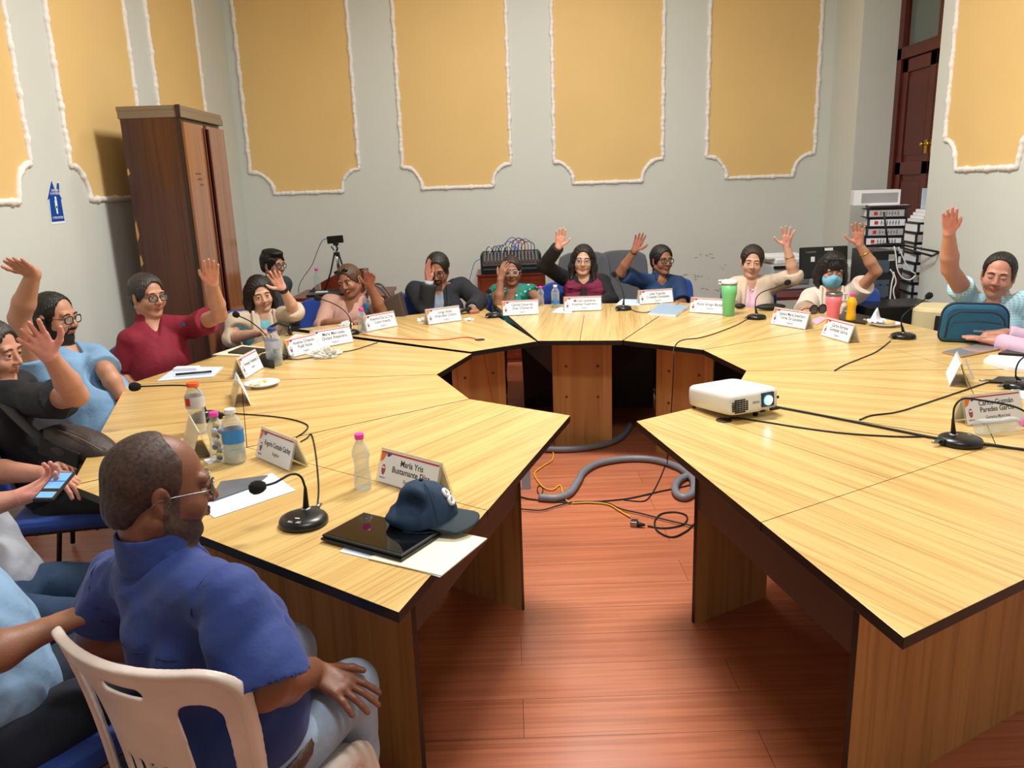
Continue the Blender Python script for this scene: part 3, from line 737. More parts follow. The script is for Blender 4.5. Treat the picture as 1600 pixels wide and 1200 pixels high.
    if mask:
        mk = SDF(); PP = lambda x, y, z: o+R@(V(x, y, z)*SS)
        mk.ell(PP(0, .040, -.056), A((.070, .076, .064))*SS, R, .01); mk.ell(PP(0, .100, -.026), A((.022, .022, .026))*SS, R, .02)
        mk.plane(PP(0, .02, 0), R@V(0, -1, 0), None, None, .004); mk.plane(PP(0, 0, -.004), R@V(0, -.12, 1), None, None, .006)
        for z in (-.035, -.05, -.065): mk.rc(PP(-.06, .100, z), PP(.0, .128, z), .003, .003, .003, 's'); mk.rc(PP(.06, .100, z), PP(.0, .128, z), .003, .003, .003, 's')
        mko = emit('face_mask', mk, .003, mat('surgical_mask_blue', (120, 190, 222), .8, bump=.3, bscale=90))
        st = MB()
        for x in (-1, 1): st.tube([P(x*.058, .05, -.02), P(x*.080, .01, .018), P(x*.086, -.02, .01)], .0012, 5); st.tube([P(x*.056, .045, -.08), P(x*.078, .01, -.045), P(x*.086, -.022, -.02)], .0012, 5)
        st.build('ear_loop', MT['paper'], mko)
    # ---- torso garment
    Rt = np.stack([cr, np.cross(u, cr), u], 1)      # right, forward, up
    tr = Pv-N; L = np.linalg.norm(tr)
    def torso(sd, t, fat=fat, k=.04, bustk=1):
        sd.ell(Pv+u*.06, A((.160+.02*fat, .125+.02*fat, .13))*s+t, Rt, k)
        sd.ell(Pv+u*(L*.42)+cf*(.012+.02*fat), A((.142+.025*fat, .108+.035*fat, .17))*s+t, Rt, k)
        sd.ell(N-u*.185*s+cf*.004, A((.158+.01*fat, .108+.008*fat, .150))*s+t, Rt, k)
        sd.rc(N-u*.075, N-u*.17, .082*s+t, .096*s+t, .03)
        for kk in S: sd.rc(N-u*.055*s, S[kk], .052*s+t, .052*s+t, .03); sd.rc(N-u*.012, S[kk]+u*.008, .034*s+t, .034*s+t, .03)
        if bust:
            for g in (-1, 1): sd.ell(N-u*.215*s+cf*.080*s+cr*g*.072*s, .064*s+t, None, .035)
    def sleeve(sd, k, kind, t, flare=.010):
        a, e, wv, f, n, spec = J[k]; r_ = (1.0+.12*fat)*s
        if kind == 'none': return
        if kind == 'cap': d = e-a; sd.rc(a, a+d*.30, .052*r_+t, .056*r_+t, .02); sd.plane(a+d*.30, d, a+d*.30, .11, .003); return
        if kind == 'short':
            fr = spec.get('sl', .66); d = e-a; q = a+d*(fr+.12); sd.rc(a, q, .053*r_+t, .053*r_+flare+t, .02); return (a+d*fr, d)
        sd.rc(a, e, .052*r_+t, .046*r_+t, .02)
        fr = {'long': .97, 'elbow': .12, 'three': .45}[kind]; d = wv-e; sd.rc(e, e+d*(fr+.06), .046*r_+t, (.036 if kind == 'long' else .045)*r_+t, .015); return (e+d*fr, d)
    def garment(name, spec, t, extra_t=0):
        g = SDF(); torso(g, t); cuts = []
        for k in J: c = sleeve(g, k, spec['sleeve'] if spec.get('nosl') else arms[k].get('sleeve', spec.get('sleeve', 'short')), t); cuts.append((k, c))
        g.fn(folds(spec.get('fold', .006), spec.get('fsc', 34), seed*3+1))
        for k, c in cuts:
            if c is not None: g.plane(c[0], c[1], c[0]+nrm(c[1])*.055, .092, .009)
        g.plane(N+u*.022, u, N+u*.10, .12, .01)
        # neck hole
        g.rc(N+u*.03, N+u*.08+cf*.02, .060*s, .075*s, .01, 's')
        vn = spec.get('v', .05)
        if vn: g.rc(N+cf*.075*s+u*.05, N+cf*.125*s-u*vn, .055*s, .006, .008, 's')
        if spec.get('open'):
            g.rc(N+cf*.11*s-u*.02, Pv+cf*.22*s+u*.10, .050*s, .040*s*spec['open'], .008, 's'); g.rc(N+cf*.10+u*.04, N+cf*.14-u*.10, .05*s, .05*s, .01, 's')
        g.plane(Pv-u*.03, -u, None, None, .01)
        ob = emit(name, g, spec.get('vox', .0062), spec['m'], keep=True); GL[0] = g; return ob
    if 'inner' in top:
        garment('undershirt' if not top.get('inname') else top['inname'], dict(m=top['inner'], v=top.get('iv', .10), fold=.003, sleeve='none', nosl=True), .008)
    gar = garment(top.get('name', 'shirt'), top, .013 if 'inner' not in top else .022); G_ = GL[0]
    def trace(pts, d, off=.001):      # drop points onto the garment along d
        R_ = []
        for p in pts:
            p = np.array(p, float); k = 0
            while k < 160 and G_.probe(p) > .0: p = p+d*.0035; k += 1
            if k < 160: R_.append(p-d*off-loc)
        return R_
    if top.get('placket') is not None:
        L_ = trace([N+cf*.34-u*(.10+.33*t_)+cr*.004*math.sin(t_*14) for t_ in np.linspace(0, 1, 30)], -cf)
        if len(L_) > 3: MB().tube(L_, .0035, 6).build('placket', top['placket'], root)
    if top.get('backseam'):
        for pts in ([N-cf*.36-u*.145+cr*.20*t_ for t_ in np.linspace(-1, 1, 40)], [N-cf*.36-u*(.145+.12*t_)+cr*(.045+.015*t_) for t_ in np.linspace(0, 1, 16)]):
            L_ = trace(pts, cf, .0004)
            if len(L_) > 3: MB().tube(L_, .0016, 5).build('back_seam', top['backseam'], root)
        for kk, sg in (('R', 1), ('L', -1)):
            pts = [S[kk]-cr*sg*.008+cf*(-.30)+u*(.07-.16*t_)-cr*sg*.03*t_ for t_ in np.linspace(0, 1, 18)]; L_ = trace(pts, cf, .0004)
            if len(L_) > 3: MB().tube(L_, .0014, 5).build('sleeve_seam', top['backseam'], root)
    G_.D = None
    if top.get('collar'):
        cm = top['m'] if top['collar'] is True else top['collar']; c = SDF(); 
        up_ = nrm(hb-N); base = N+up_*.018
        c.rc(base-up_*.012, base+up_*top.get('ch', .026), .070*s, .066*s, .004)
        c.rc(base-up_*.05, base+up_*.09, .0605*s, .0590*s, .002, 's')
        c.plane(base+up_*top.get('ch', .026), up_, None, None, .002); c.plane(base-up_*.03, -up_, None, None, .002)
        c.rc(base+cf*.075*s+up_*.04, base+cf*.07*s-up_*.04, .016, .03, .004, 's')
        for g in (-1, 1):
            c.rc(base+cf*.052*s+cr*g*.035*s+up_*.010, base+cf*.078*s+cr*g*.048*s-up_*.030, .0095, .006, .006)
            c.rc(base+cr*g*.066*s+up_*.002, base+cf*.066*s+cr*g*.044*s-up_*.018, .008, .007, .010)
        emit('collar', c, .0036, cm)
    if top.get('lapel'):
        for g in (-1, 1):
            l = SDF(); a = N+cf*.065*s+cr*g*.072*s+u*.012; b = N+cf*.128*s+cr*g*.080*s-u*.12; c_ = N+cf*.150*s+cr*g*.020*s-u*.27
            l.rc(a, b, .012, .018, .01); l.rc(b, c_, .018, .006, .01); l.rc(b, b+cr*g*.025+u*.015, .010, .006, .01)
            emit('lapel', l, .0045, top['m'])
    # ---- legs
    la = math.radians(cyaw if legyaw is None else legyaw); lf = V(math.sin(la), math.cos(la), 0); lr = V(math.cos(la), -math.sin(la), 0)
    pm = pants or MT.setdefault('pants_dark', cloth('dark_trousers', (30, 32, 40)))
    tsd = SDF(); tsd.ell(Pv-u*.01, A((.165+.01*fat, .125+.01*fat, .10))*s, Rt, .03); feet = []
    for i, g in enumerate((1, -1)):
        h = Pv+lr*g*.085*s-V(0, 0, .02); kn = h+lf*.40*s+lr*g*.03; kn[2] = .50
        if knees and knees[i] is not None: kn = V(*knees[i])
        an = kn+lf*.06; an[2] = .09
        if knees and len(knees) > 2 and knees[2+i] is not None: an = V(*knees[2+i])
        tsd.rc(h, kn, .088*s, .066*s, .03); tsd.rc(kn, kn+(an-kn)*.45, .064*s, .058*s, .02); tsd.rc(kn+(an-kn)*.45, an, .058*s, .050*s, .02); feet.append((an, lf))
    tsd.fn(folds(.006, 30, seed+99)); 
    emit('trousers', tsd, .010 if vox > .0032 else .007, pm)
    for an, d in feet:
        f_ = SDF(); f_.ell(an+d*.06-V(0, 0, .045), (.044, .044, .042), None, .02); f_.ell(an+d*.12-V(0, 0, .055), (.045, .045, .033), None, .03); f_.rc(an-V(0, 0, .05), an+d*.12-V(0, 0, .06), .04, .034, .02)
        f_.plane(V(an[0], an[1], .004), V(0, 0, -1), None, None, .002); emit('shoe', f_, .007, MT['rubber'])
    if extra: extra(dict(root=root, loc=loc, J=J, N=N, u=u, cf=cf, cr=cr, P=P, s=s, o=o, R=R, Pv=Pv, emit=emit, SS=SS, S=S))
    PEOPLE.append((Pv, cyaw, label))
    return root
PEOPLE = []
def bracelet(x, k, name, m, off=.03, r=.029, tr=.004, w=1):
    a, e, wv, f, n, sp = x['J'][k]; d = nrm(e-wv); B = basis(d); c = wv+d*off-x['loc']
    pts = [c+B@V(r*math.cos(t), r*math.sin(t), 0) for t in np.linspace(0, 2*math.pi, 20, endpoint=False)]
    g = MB().tube(pts, tr, 6, 0, closed=True)
    if w > 1: g = MB().lathe([(r-.001, -.009*w), (r+.003, -.009*w), (r+.003, .009*w), (r-.001, .009*w)], c, 20, 0, B, cap=False)
    return g.build(name, m, x['root'])
S_ = dict(
 tan=skin('warm_tan', (190, 138, 110)), brown=skin('brown', (152, 104, 80)), dark=skin('deep_brown', (126, 80, 58)), light=skin('light', (210, 164, 138)), rosy=skin('rosy', (198, 142, 120)))
HB = hairmat('black', (20, 17, 17)); HD = hairmat('dark_brown', (44, 30, 24)); HG = hairmat('grey_flecked', (52, 46, 44)); HL = hairmat('chestnut', (84, 60, 44)); HGB = hairmat('stubble_grey', (92, 76, 68), .9)
def thinhair():
    m, nt, b = newmat('hair_thinning'); tc = nt.nodes.new('ShaderNodeTexCoord'); n = nt.nodes.new('ShaderNodeTexNoise'); n.inputs['Scale'].default_value = 130; n.inputs['Detail'].default_value = 4; n2 = nt.nodes.new('ShaderNodeTexNoise'); n2.inputs['Scale'].default_value = 14
    nt.links.new(tc.outputs['Object'], n.inputs[0]); nt.links.new(tc.outputs['Object'], n2.inputs[0]); a = nt.nodes.new('ShaderNodeMath'); a.operation = 'MULTIPLY_ADD'; a.inputs[1].default_value = .6; nt.links.new(n2.outputs[0], a.inputs[0]); nt.links.new(n.outputs[0], a.inputs[2])
    r = nt.nodes.new('ShaderNodeValToRGB'); e = r.color_ramp.elements; e[0].position = .62; e[1].position = 1.0; e[0].color = lin((38, 29, 26)); e[1].color = lin((76, 54, 44)); nt.links.new(a.outputs[0], r.inputs[0]); nt.links.new(r.outputs[0], b.inputs['Base Color']); b.inputs['Roughness'].default_value = .6
    bp = nt.nodes.new('ShaderNodeBump'); bp.inputs['Strength'].default_value = .5; bp.inputs['Distance'].default_value = .003; nt.links.new(n.outputs[0], bp.inputs['Height']); nt.links.new(bp.outputs[0], b.inputs['Normal']); return m
HTH = thinhair()
BLK = MT['black']
denim = cloth('faded_denim', (150, 170, 196), .85, var=.22); denimd = cloth('blue_jeans', (38, 62, 92), .85, var=.2)
SUIT = cloth('charcoal_suit', (26, 29, 37)); BEIGE = cloth('beige_blazer', (208, 190, 168)); PBEIGE = cloth('dusty_pink_blouse', (188, 148, 132)); 
# foreground man
def fg(x):
    b = SDF(); N, u, cf, cr, Pv = x['N'], x['u'], x['cf'], x['cr'], x['Pv']
    Rt = np.stack([cr, np.cross(u, cr), u], 1)
    pts = [Pv+u*.015-x['loc']+Rt@V(.182*math.cos(t), .146*math.sin(t), 0) for t in np.linspace(0, 2*math.pi, 28, endpoint=False)]
    MB().tube(pts, .010, 8, 0, closed=True, flat=1.9).build('belt', mat('brown_leather_belt', (70, 46, 34), .5, bump=.3), x['root'])
kn = [atz(548, 1075, .52), None]
P_ = person('man in a royal blue shirt seen from behind, seated in the white plastic chair', (251, 764, 1.47), 60, 42, S_['dark'], HTH, dict(m=cloth('royal_blue_shirt', (34, 58, 128), .75, var=.06, sheen=.1), sleeve='short', collar=True, ch=.050, v=.03, fold=.012, fsc=26, vox=.005, backseam=cloth('dark_blue_thread', (24, 40, 92))),
  dict(R=dict(e=(412, 1070, 1.27), w=(486, 1050, .622), t=(560, 1082, .588), n=(.15, .1, -1), curl=.16, spread=1.5, hs=.93, wm='z', tm='z', sl=.93, th=1.05), L=dict(e=(150, 1000, 1.62), w=(330, 1010, 1.68), t=(400, 1040, 1.66), n=(0, 0, -1), curl=.3)),
  hpitch=-6, style='bald', fat=.95, pelv=(-.61, 1.475), s=1.04, width=.205, pants=denim, vox=.0027, legyaw=62, glasses=(MT['steel'], 'round'), beard=(mat('grey_stubble', (92, 72, 62), .9, bump=.5, bscale=500, var=.35, vscale=180), 0), brow=HGB, extra=fg, hs=.90, sh=dict(R=(350, 915), L=(172, 880)), neckf=-.0, knees=[kn[0], V(-.60, 1.80, .52), V(kn[0][0]-.03, kn[0][1]+.06, .09), V(-.58, 1.86, .09)])
# man at the lower left edge, forearm on the chair back
person('man in a light blue cotton shirt cut off by the lower left edge', (-150, 745, 1.64), 60, 55, S_['brown'], HB, dict(m=cloth('sky_blue_cotton', (138, 172, 206), .8), sleeve='short', v=.04, fold=.008, collar=True),
  dict(R=dict(e=(-40, 1035, 1.42), w=(70, 985, 1.52), t=(140, 955, 1.56), n=(0, 0, -1), curl=.2), L=dict(e=(-60, 930, 1.85), w=(-10, 1000, 1.9), t=(30, 1000, 2.0), n=(0, 0, -1), curl=.5)),
  pelv=(-1.20, 1.56), pants=cloth('dark_jeans', (26, 34, 48)), fat=.5, s=1.0, legyaw=35)
# man in the grey T-shirt with the phone
def phone(x):
    a, e, wv, f, n, sp = x['J']['R']; p1, p2 = atz(62, 780, .655), atz(102, 740, .665)
    return
person('man in a grey T-shirt and blue jeans on the left edge, holding a phone', (-165, 600, 2.3), 75, 82, S_['rosy'], HB, dict(m=cloth('grey_jersey', (168, 172, 182), .85), sleeve='short', v=.02, fold=.006),
  dict(R=dict(e=(-60, 800, 2.12), w=(30, 778, 2.2), t=(100, 745, 2.24), n=(.1, -.35, .9), curl=.42, thumb=.6), L=dict(e=(-30, 735, 2.5), w=(72, 741, 2.46), t=(118, 750, 2.42), n=(0, 0, -1), curl=.4)),
  pelv=(-1.58, 2.16), pants=denimd, legyaw=98, s=1.0, width=.19)
# black shirt, hand up
def strap(x):
    p = [aty(-12, 610, 3.02), aty(15, 640, 2.86), aty(48, 672, 2.78), aty(82, 700, 2.75)]
    MB().tube([q-x['loc'] for q in smoothpath(p, 5)], .020, 8, 0, flat=.22).build('bag_strap', mat('grey_webbing', (62, 58, 60), .7, bump=.5, bscale=300), x['root'])
person('man in a black shirt with a shoulder bag strap, palm raised', (-12, 551, 3.02), 92, 80, S_['rosy'], HG, dict(m=cloth('black_cotton_shirt', (22, 24, 33), .8), sleeve='short', collar=True, v=.06, fold=.008),
  dict(R=dict(e=(119, 618), w=(78, 556), t=(33, 500), curl=.10, spread=1.3, sl=.62, em='n', wm='n'), L=dict(e=(10, 690, 3.1), w=(80, 720, 3.0), t=(120, 725, 2.9), n=(0, 0, -1), curl=.5)),
  sh=dict(R=(52, 612, 2.86)), lean=-.20, fat=.4, legyaw=92, extra=strap, hpitch=-8)
# light blue denim shirt, beard
def orange(x): bracelet(x, 'L', 'orange_wristband', mat('orange_silicone', (232, 96, 40), .5), .02, .030, .005)
person('bearded man in a light blue shirt with glasses, right arm straight up', (86, 497, 3.84), 98, 108, S_['tan'], HB, dict(m=cloth('chambray_shirt', (126, 166, 204), .8, var=.1), sleeve='short', collar=True, v=.09, fold=.009, placket=cloth('navy_placket', (30, 40, 66))),
  dict(R=dict(e=(30, 497), w=(52, 428), t=(14, 403), n=(-.25, .2, 1), curl=.02, spread=.3, th=1.12, em='n', wm='n', sl=.30, tm='n'), L=dict(e=(166, 580, 3.75), w=(194, 626, 3.72), t=(212, 648, 3.7), n=(0, 0, -1), curl=.3, sl=.8)),
  sh=dict(R=(52, 573, 3.68), L=(140, 548, 3.9)), lean=-.30, fat=.9, pants=denimd, glasses=(BLK, 'rect'), beard=(mat('black_beard', (30, 22, 20), .8, bump=.6, bscale=500), 0, 1), style='buzz', extra=orange, hpitch=-4, legyaw=98)
# maroon polo
def logo(x): MB().box(aty(285, 507, 4.24)-x['loc'], (.035, .004, .016), rotz(-.5)).build('chest_logo', MT['bluep'], x['root'])
person('man in a maroon polo shirt with glasses, left palm raised by the wardrobe', (231, 463, 4.5), 122, 140, S_['tan'], HG, dict(m=cloth('maroon_pique', (128, 14, 40), .8), sleeve='short', collar=True, v=.08, fold=.005),
  dict(L=dict(e=(343, 492), w=(332, 443), t=(329, 401), curl=.08, thumb=.6, spread=.7, sl=.55, em='n', wm='n'), R=dict(e=(188, 588, 4.35), w=(222, 612, 4.25), t=(240, 622, 4.2), n=(0, 0, -1), curl=.4, sl=.8)),
  sh=dict(R=(202, 523, 4.38), L=(300, 500, 4.55)), lean=-.18, fat=.8, glasses=(BLK, 'rect'), style='short', extra=logo, legyaw=110, hpitch=-3)
# beige blazer, bob
def watch(x): bracelet(x, 'L', 'smart_watch', BLK, .012, .029, .006, 1.4)
person('smiling woman with a black bob in a beige blazer, wrist watch on her raised hand', (407, 459, 5.35), 152, 152, S_['light'], HB, dict(m=BEIGE, name='blazer', sleeve='elbow', inner=cloth('turquoise_top', (96, 168, 178), .6), open=1.0, lapel=True, v=.12, fold=.005),
  dict(L=dict(e=(461, 487), w=(441, 450), t=(423, 421), curl=.06, spread=1.2, em='n', wm='n'), R=dict(e=(362, 528, 5.25), w=(404, 520, 5.1), t=(424, 517, 5.02), n=(0, 0, -1), curl=.5, sleeve='elbow')),
  s=.95, style='bob', hroll=-8, hpitch=-10, smile=1, bust=1, sh=dict(R=(368, 496), L=(432, 489)), extra=watch, closed=False, legyaw=140)
# man at the computer behind
person('young man with glasses in a dark jacket sitting behind the others by the back wall', (427, 414, 6.75), 118, 110, S_['tan'], HB, dict(m=cloth('slate_jacket', (52, 62, 70)), sleeve='long', v=.04, collar=True),
  dict(R=dict(e=(415, 490, 6.6), w=(455, 480, 6.6), t=(470, 478, 6.6), n=(0, 0, -1)), L=dict(e=(440, 480, 6.9), w=(460, 475, 6.8), t=(475, 474, 6.8), n=(0, 0, -1))), style='thick', glasses=(BLK, 'rect'), s=.97, hpitch=-5, legyaw=100)
# dusty pink blouse
def sung(x):
    P = x['P']; g = MB()
    for k in (-1, 1): g.ball(P(k*.034, .066, .098), (.026, .010, .018), 8, 0, x['R']@rotx(-.5))
    g.tube([P(-.05, .07, .095), P(0, .082, .102), P(.05, .07, .095)], .004, 6); g.build('sunglasses', MT['screen'], x['root'])
person('woman in a dusty pink blouse leaning in, sunglasses pushed up in her brown hair', (546, 440, 5.92), 196, 186, S_['brown'], HL, dict(m=PBEIGE, name='blouse', sleeve='elbow', v=.15, fold=.006),
  dict(L=dict(e=(596, 486), w=(578, 446), t=(579, 416), curl=.25, spread=.7, em='n', wm='n', sleeve='short', sl=.9), R=dict(e=(503, 508, 5.7), w=(545, 505, 5.5), t=(565, 500, 5.45), n=(0, 0, -1), curl=.5)),
  s=.98, style='tied', hroll=-14, hpitch=-8, bust=1, sh=dict(R=(515, 466, 5.9), L=(577, 458, 6.0)), extra=sung, fat=.7, lean=-.02, side=.02)
# suit
def cuff(x): bracelet(x, 'R', 'shirt_cuff', mat('grey_white_cloth', (170, 180, 190), .8), .002, .031, .004, 2.4); bracelet(x, 'L', 'shirt_cuff', mat('grey_white_cloth', (170, 180, 190), .8), -.004, .030, .004, 1.0)
person('man in a dark suit jacket with glasses, open hand held before his temple', (684, 422, 6.12), 184, 182, S_['brown'], HB, dict(m=SUIT, name='jacket', sleeve='long', inner=cloth('grey_print_shirt', (120, 132, 146), .8, var=.25), open=.8, lapel=True, v=.12, fold=.006),
  dict(R=dict(e=(664, 482, 5.95), w=(670, 442, 5.93), t=(666, 404, 5.95), curl=.10, n=(1, -.4, 0), spread=.3, thumb=.5), L=dict(e=(748, 470, 6.05), w=(738, 482, 5.85), t=(744, 490, 5.72), n=(0, 0, -1), fist=True)),
  style='short', glasses=(BLK, 'rect'), beard=(mat('dark_stubble', (74, 52, 42), .8, bump=.5, bscale=500), 0, 2), hpitch=-18, sh=dict(R=(648, 446, 6.2), L=(722, 440, 6.25)), s=1.02, extra=cuff, fat=.3, lean=-.03)
# green blouse
def floral():
    m, nt, b = newmat('green_flowered_cloth'); tc = nt.nodes.new('ShaderNodeTexCoord'); v = nt.nodes.new('ShaderNodeTexVoronoi'); v.inputs['Scale'].default_value = 24
    r = nt.nodes.new('ShaderNodeValToRGB'); e = r.color_ramp.elements; e[0].position = .20; e[1].position = .26; e[0].color = lin((220, 216, 224)); e[1].color = lin((12, 122, 104)); r.color_ramp.interpolation = 'LINEAR'
    nt.links.new(tc.outputs['Object'], v.inputs[0]); nt.links.new(v.outputs[0], r.inputs[0]); nt.links.new(r.outputs[0], b.inputs['Base Color']); b.inputs['Roughness'].default_value = .7; return m
person('woman in a green flowered blouse with glasses, hand against her forehead', (799, 424, 6.38), 180, 180, S_['brown'], HD, dict(m=floral(), name='blouse', sleeve='cap', v=.17, fold=.004),
  dict(R=dict(e=(779, 475, 6.18), w=(782, 437, 6.2), t=(790, 406, 6.22), n=(.5, .6, 0), curl=.22, spread=.6), L=dict(e=(843, 470, 6.25), w=(838, 478, 6.05), t=(828, 472, 5.98), n=(0, 0, -1), curl=.6)),
  style='tied', glasses=(MT['pwhite'], 'round'), s=.93, bust=1, fat=.7, hpitch=-2, sh=dict(R=(775, 450), L=(829, 449)), lean=0)
# black top, burgundy scarf
def scarf(x):
    N, u, cf, cr = x['N'], x['u'], x['cf'], x['cr']; sc = SDF()
    for g in (-1, 1):
        sc.rc(N+cr*g*.085+u*.015-cf*.01, N+cr*g*.105+cf*.07-u*.08, .040, .052, .02)
        for h_, r_ in ((.085, .05), (.045, .042), (.125, .042)): sc.rc(N+cr*g*h_+cf*.085-u*.08, N+cr*g*(h_*.9)+cf*.105-u*.22, r_, r_, .02); sc.rc(N+cr*g*(h_*.9)+cf*.105-u*.22, N+cr*g*h_*.85+cf*.10-u*.40, r_, r_, .02)
    sc.rc(N-cr*.06-cf*.065+u*.02, N+cr*.06-cf*.065+u*.02, .032, .032, .02); sc.fn(folds(.012, 60, 5)); x['emit']('scarf', sc, .0055, cloth('burgundy_scarf', (112, 18, 56), .8))
person('woman with long black hair in a black top and burgundy scarf, right palm raised', (911, 407, 6.38), 186, 184, S_['light'], HB, dict(m=cloth('black_knit', (18, 20, 24), .85), name='top', sleeve='long', v=.10, fold=.004),
  dict(R=dict(e=(851, 415), w=(873, 385), t=(878, 354), curl=.05, spread=.7, em='n', wm='n'), L=dict(e=(955, 468, 6.3), w=(935, 474, 6.1), t=(922, 468, 6.02), n=(0, 0, -1), curl=.6)),
  style='long', glasses=(MT['steel'], 'round'), s=.97, bust=0, fat=.5, sh=dict(R=(882, 428), L=(940, 433)), extra=scarf, smile=0, hroll=3)
# denim shirt woman
def lb(x): bracelet(x, 'R', 'dark_wristband', BLK, .02, .027, .004)
person('woman with tied hair and dark glasses in a navy denim shirt, right palm raised', (1034, 407, 6.42), 160, 176, S_['brown'], HB, dict(m=cloth('navy_denim', (28, 58, 100), .8, var=.1), sleeve='short', collar=True, v=.12, fold=.006, placket=cloth('dark_navy_thread', (20, 40, 74))),
  dict(R=dict(e=(969, 426), w=(992, 391), t=(1004, 361), curl=.08, spread=1.1, em='n', wm='n', sl=.86), L=dict(e=(1066, 474, 6.3), w=(1045, 482, 6.15), t=(1030, 478, 6.1), n=(0, 0, -1), curl=.5, sl=.9)),
  style='tied', glasses=(BLK, 'rect'), s=.95, bust=1, sh=dict(R=(1005, 432), L=(1060, 436)), extra=lb)
# beige blazer, pink top
def mb_(x):
    bracelet(x, 'L', 'gold_bracelet', MT['brass'], .085, .034, .0025)
    N, u, cf, cr = x['N'], x['u'], x['cf'], x['cr']; pts = [N-x['loc']+cr*.06*math.cos(t)+cf*(.04+.045*abs(math.sin(t)))+u*(-.005-.075*math.sin(t)) for t in np.linspace(0, math.pi, 14)]
    c = MB().tube(pts, .0014, 5).build('necklace', MT['steel'], x['root']); MB().ball(pts[7], .009, 8).build('pendant', MT['pwhite'], c)
person('woman in a beige blazer over a pink striped top, left palm raised wide open', (1175, 409, 6.06), 194, 192, S_['light'], HD, dict(m=BEIGE, name='blazer', sleeve='elbow', inner=mat('pink_striped_top', (232, 190, 206), .8, bump=.2), open=1.5, v=.14, iv=.16, fold=.005),
  dict(L=dict(e=(1241, 432), w=(1229, 384), t=(1231, 352), curl=.0, spread=2.0, em='n', wm='n', thumb=1.5), R=dict(e=(1140, 482, 5.9), w=(1165, 492, 5.75), t=(1182, 494, 5.7), n=(0, 0, -1), curl=.5)),
  style='tied', s=.97, bust=1, hpitch=-6, hroll=4, sh=dict(R=(1150, 440), L=(1208, 436)), extra=mb_)
# mask
def nb2(x): bracelet(x, 'L', 'gold_bracelet', MT['brass'], .075, .031, .004)
person('woman with black bangs and a blue face mask in a cream jacket, left palm raised', (1301, 422, 5.55), 192, 196, S_['tan'], HB, dict(m=cloth('cream_jacket', (222, 206, 192)), name='jacket', sleeve='short', inner=cloth('beige_top', (196, 170, 140)), open=.7, lapel=True, v=.12, fold=.004),
  dict(L=dict(e=(1369, 424), w=(1342, 381), t=(1340, 345), curl=.06, spread=1.3, em='n', wm='n', sl=.45, thumb=1.3), R=dict(e=(1256, 490, 5.35), w=(1285, 500, 5.2), t=(1305, 500, 5.15), n=(0, 0, -1), curl=.5, sl=.8)),
  style='bangs', s=.96, bust=1, hpitch=-16, hroll=3, sh=dict(R=(1268, 458), L=(1336, 452)), extra=nb2, mask=True, closed=True)
# checked shirt
def check():
    m, nt, b = newmat('light_blue_check'); tc = nt.nodes.new('ShaderNodeTexCoord'); ws = []
    for ax in ('X', 'Z'):
        w_ = nt.nodes.new('ShaderNodeTexWave'); w_.inputs['Scale'].default_value = 22; w_.bands_direction = ax; nt.links.new(tc.outputs['Object'], w_.inputs[0]); ws.append(w_)
    ma = nt.nodes.new('ShaderNodeMath'); ma.operation = 'ADD'; nt.links.new(ws[0].outputs['Fac'], ma.inputs[0]); nt.links.new(ws[1].outputs['Fac'], ma.inputs[1])
    r = nt.nodes.new('ShaderNodeValToRGB'); e = r.color_ramp.elements; e[0].position = .2; e[1].position = .95; e[0].color = lin((132, 178, 196)); e[1].color = lin((176, 214, 226)); nt.links.new(ma.outputs[0], r.inputs[0])
    nt.links.new(r.outputs[0], b.inputs['Base Color']); b.inputs['Roughness'].default_value = .8; return m
person('smiling man in a light blue checked shirt at the right, right arm straight up', (1560, 430, 4.42), 216, 222, S_['rosy'], HB, dict(m=check(), sleeve='short', collar=True, v=.10, fold=.006),
  dict(R=dict(e=(1484, 420), w=(1483, 363), t=(1485, 321), curl=.06, thumb=.45, spread=.5, em='n', wm='n', sl=.42, th=1.1), L=dict(e=(1640, 520, 4.25), w=(1610, 545, 4.1), t=(1590, 548, 4.0), n=(0, 0, -1), curl=.4)),
  style='buzz', closed=True, fat=.7, smile=.7, hpitch=-6, hroll=6, sh=dict(R=(1515, 455), L=(1608, 462)), s=1.0, lean=-.05)
# right edge man: only hands and a pink cuff reach into the picture
person('man in pink sleeves mostly outside the right edge, hands on the desk', (1750, 480, 3.72), 276, 276, S_['rosy'], HB, dict(m=cloth('pale_pink_shirt', (206, 176, 200), .75), sleeve='long', collar=True),
  dict(R=dict(e=(1668, 545, 3.92), w=(1572, 521, 4.05), t=(1528, 522, 4.10), n=(0, 0, -1), fist=True, hs=1.1), L=dict(e=(1650, 560, 3.72), w=(1535, 527, 4.08), t=(1478, 519, 4.20), n=(0, 0, -1), curl=.05, spread=.3)),
  s=1.0, lean=.02)
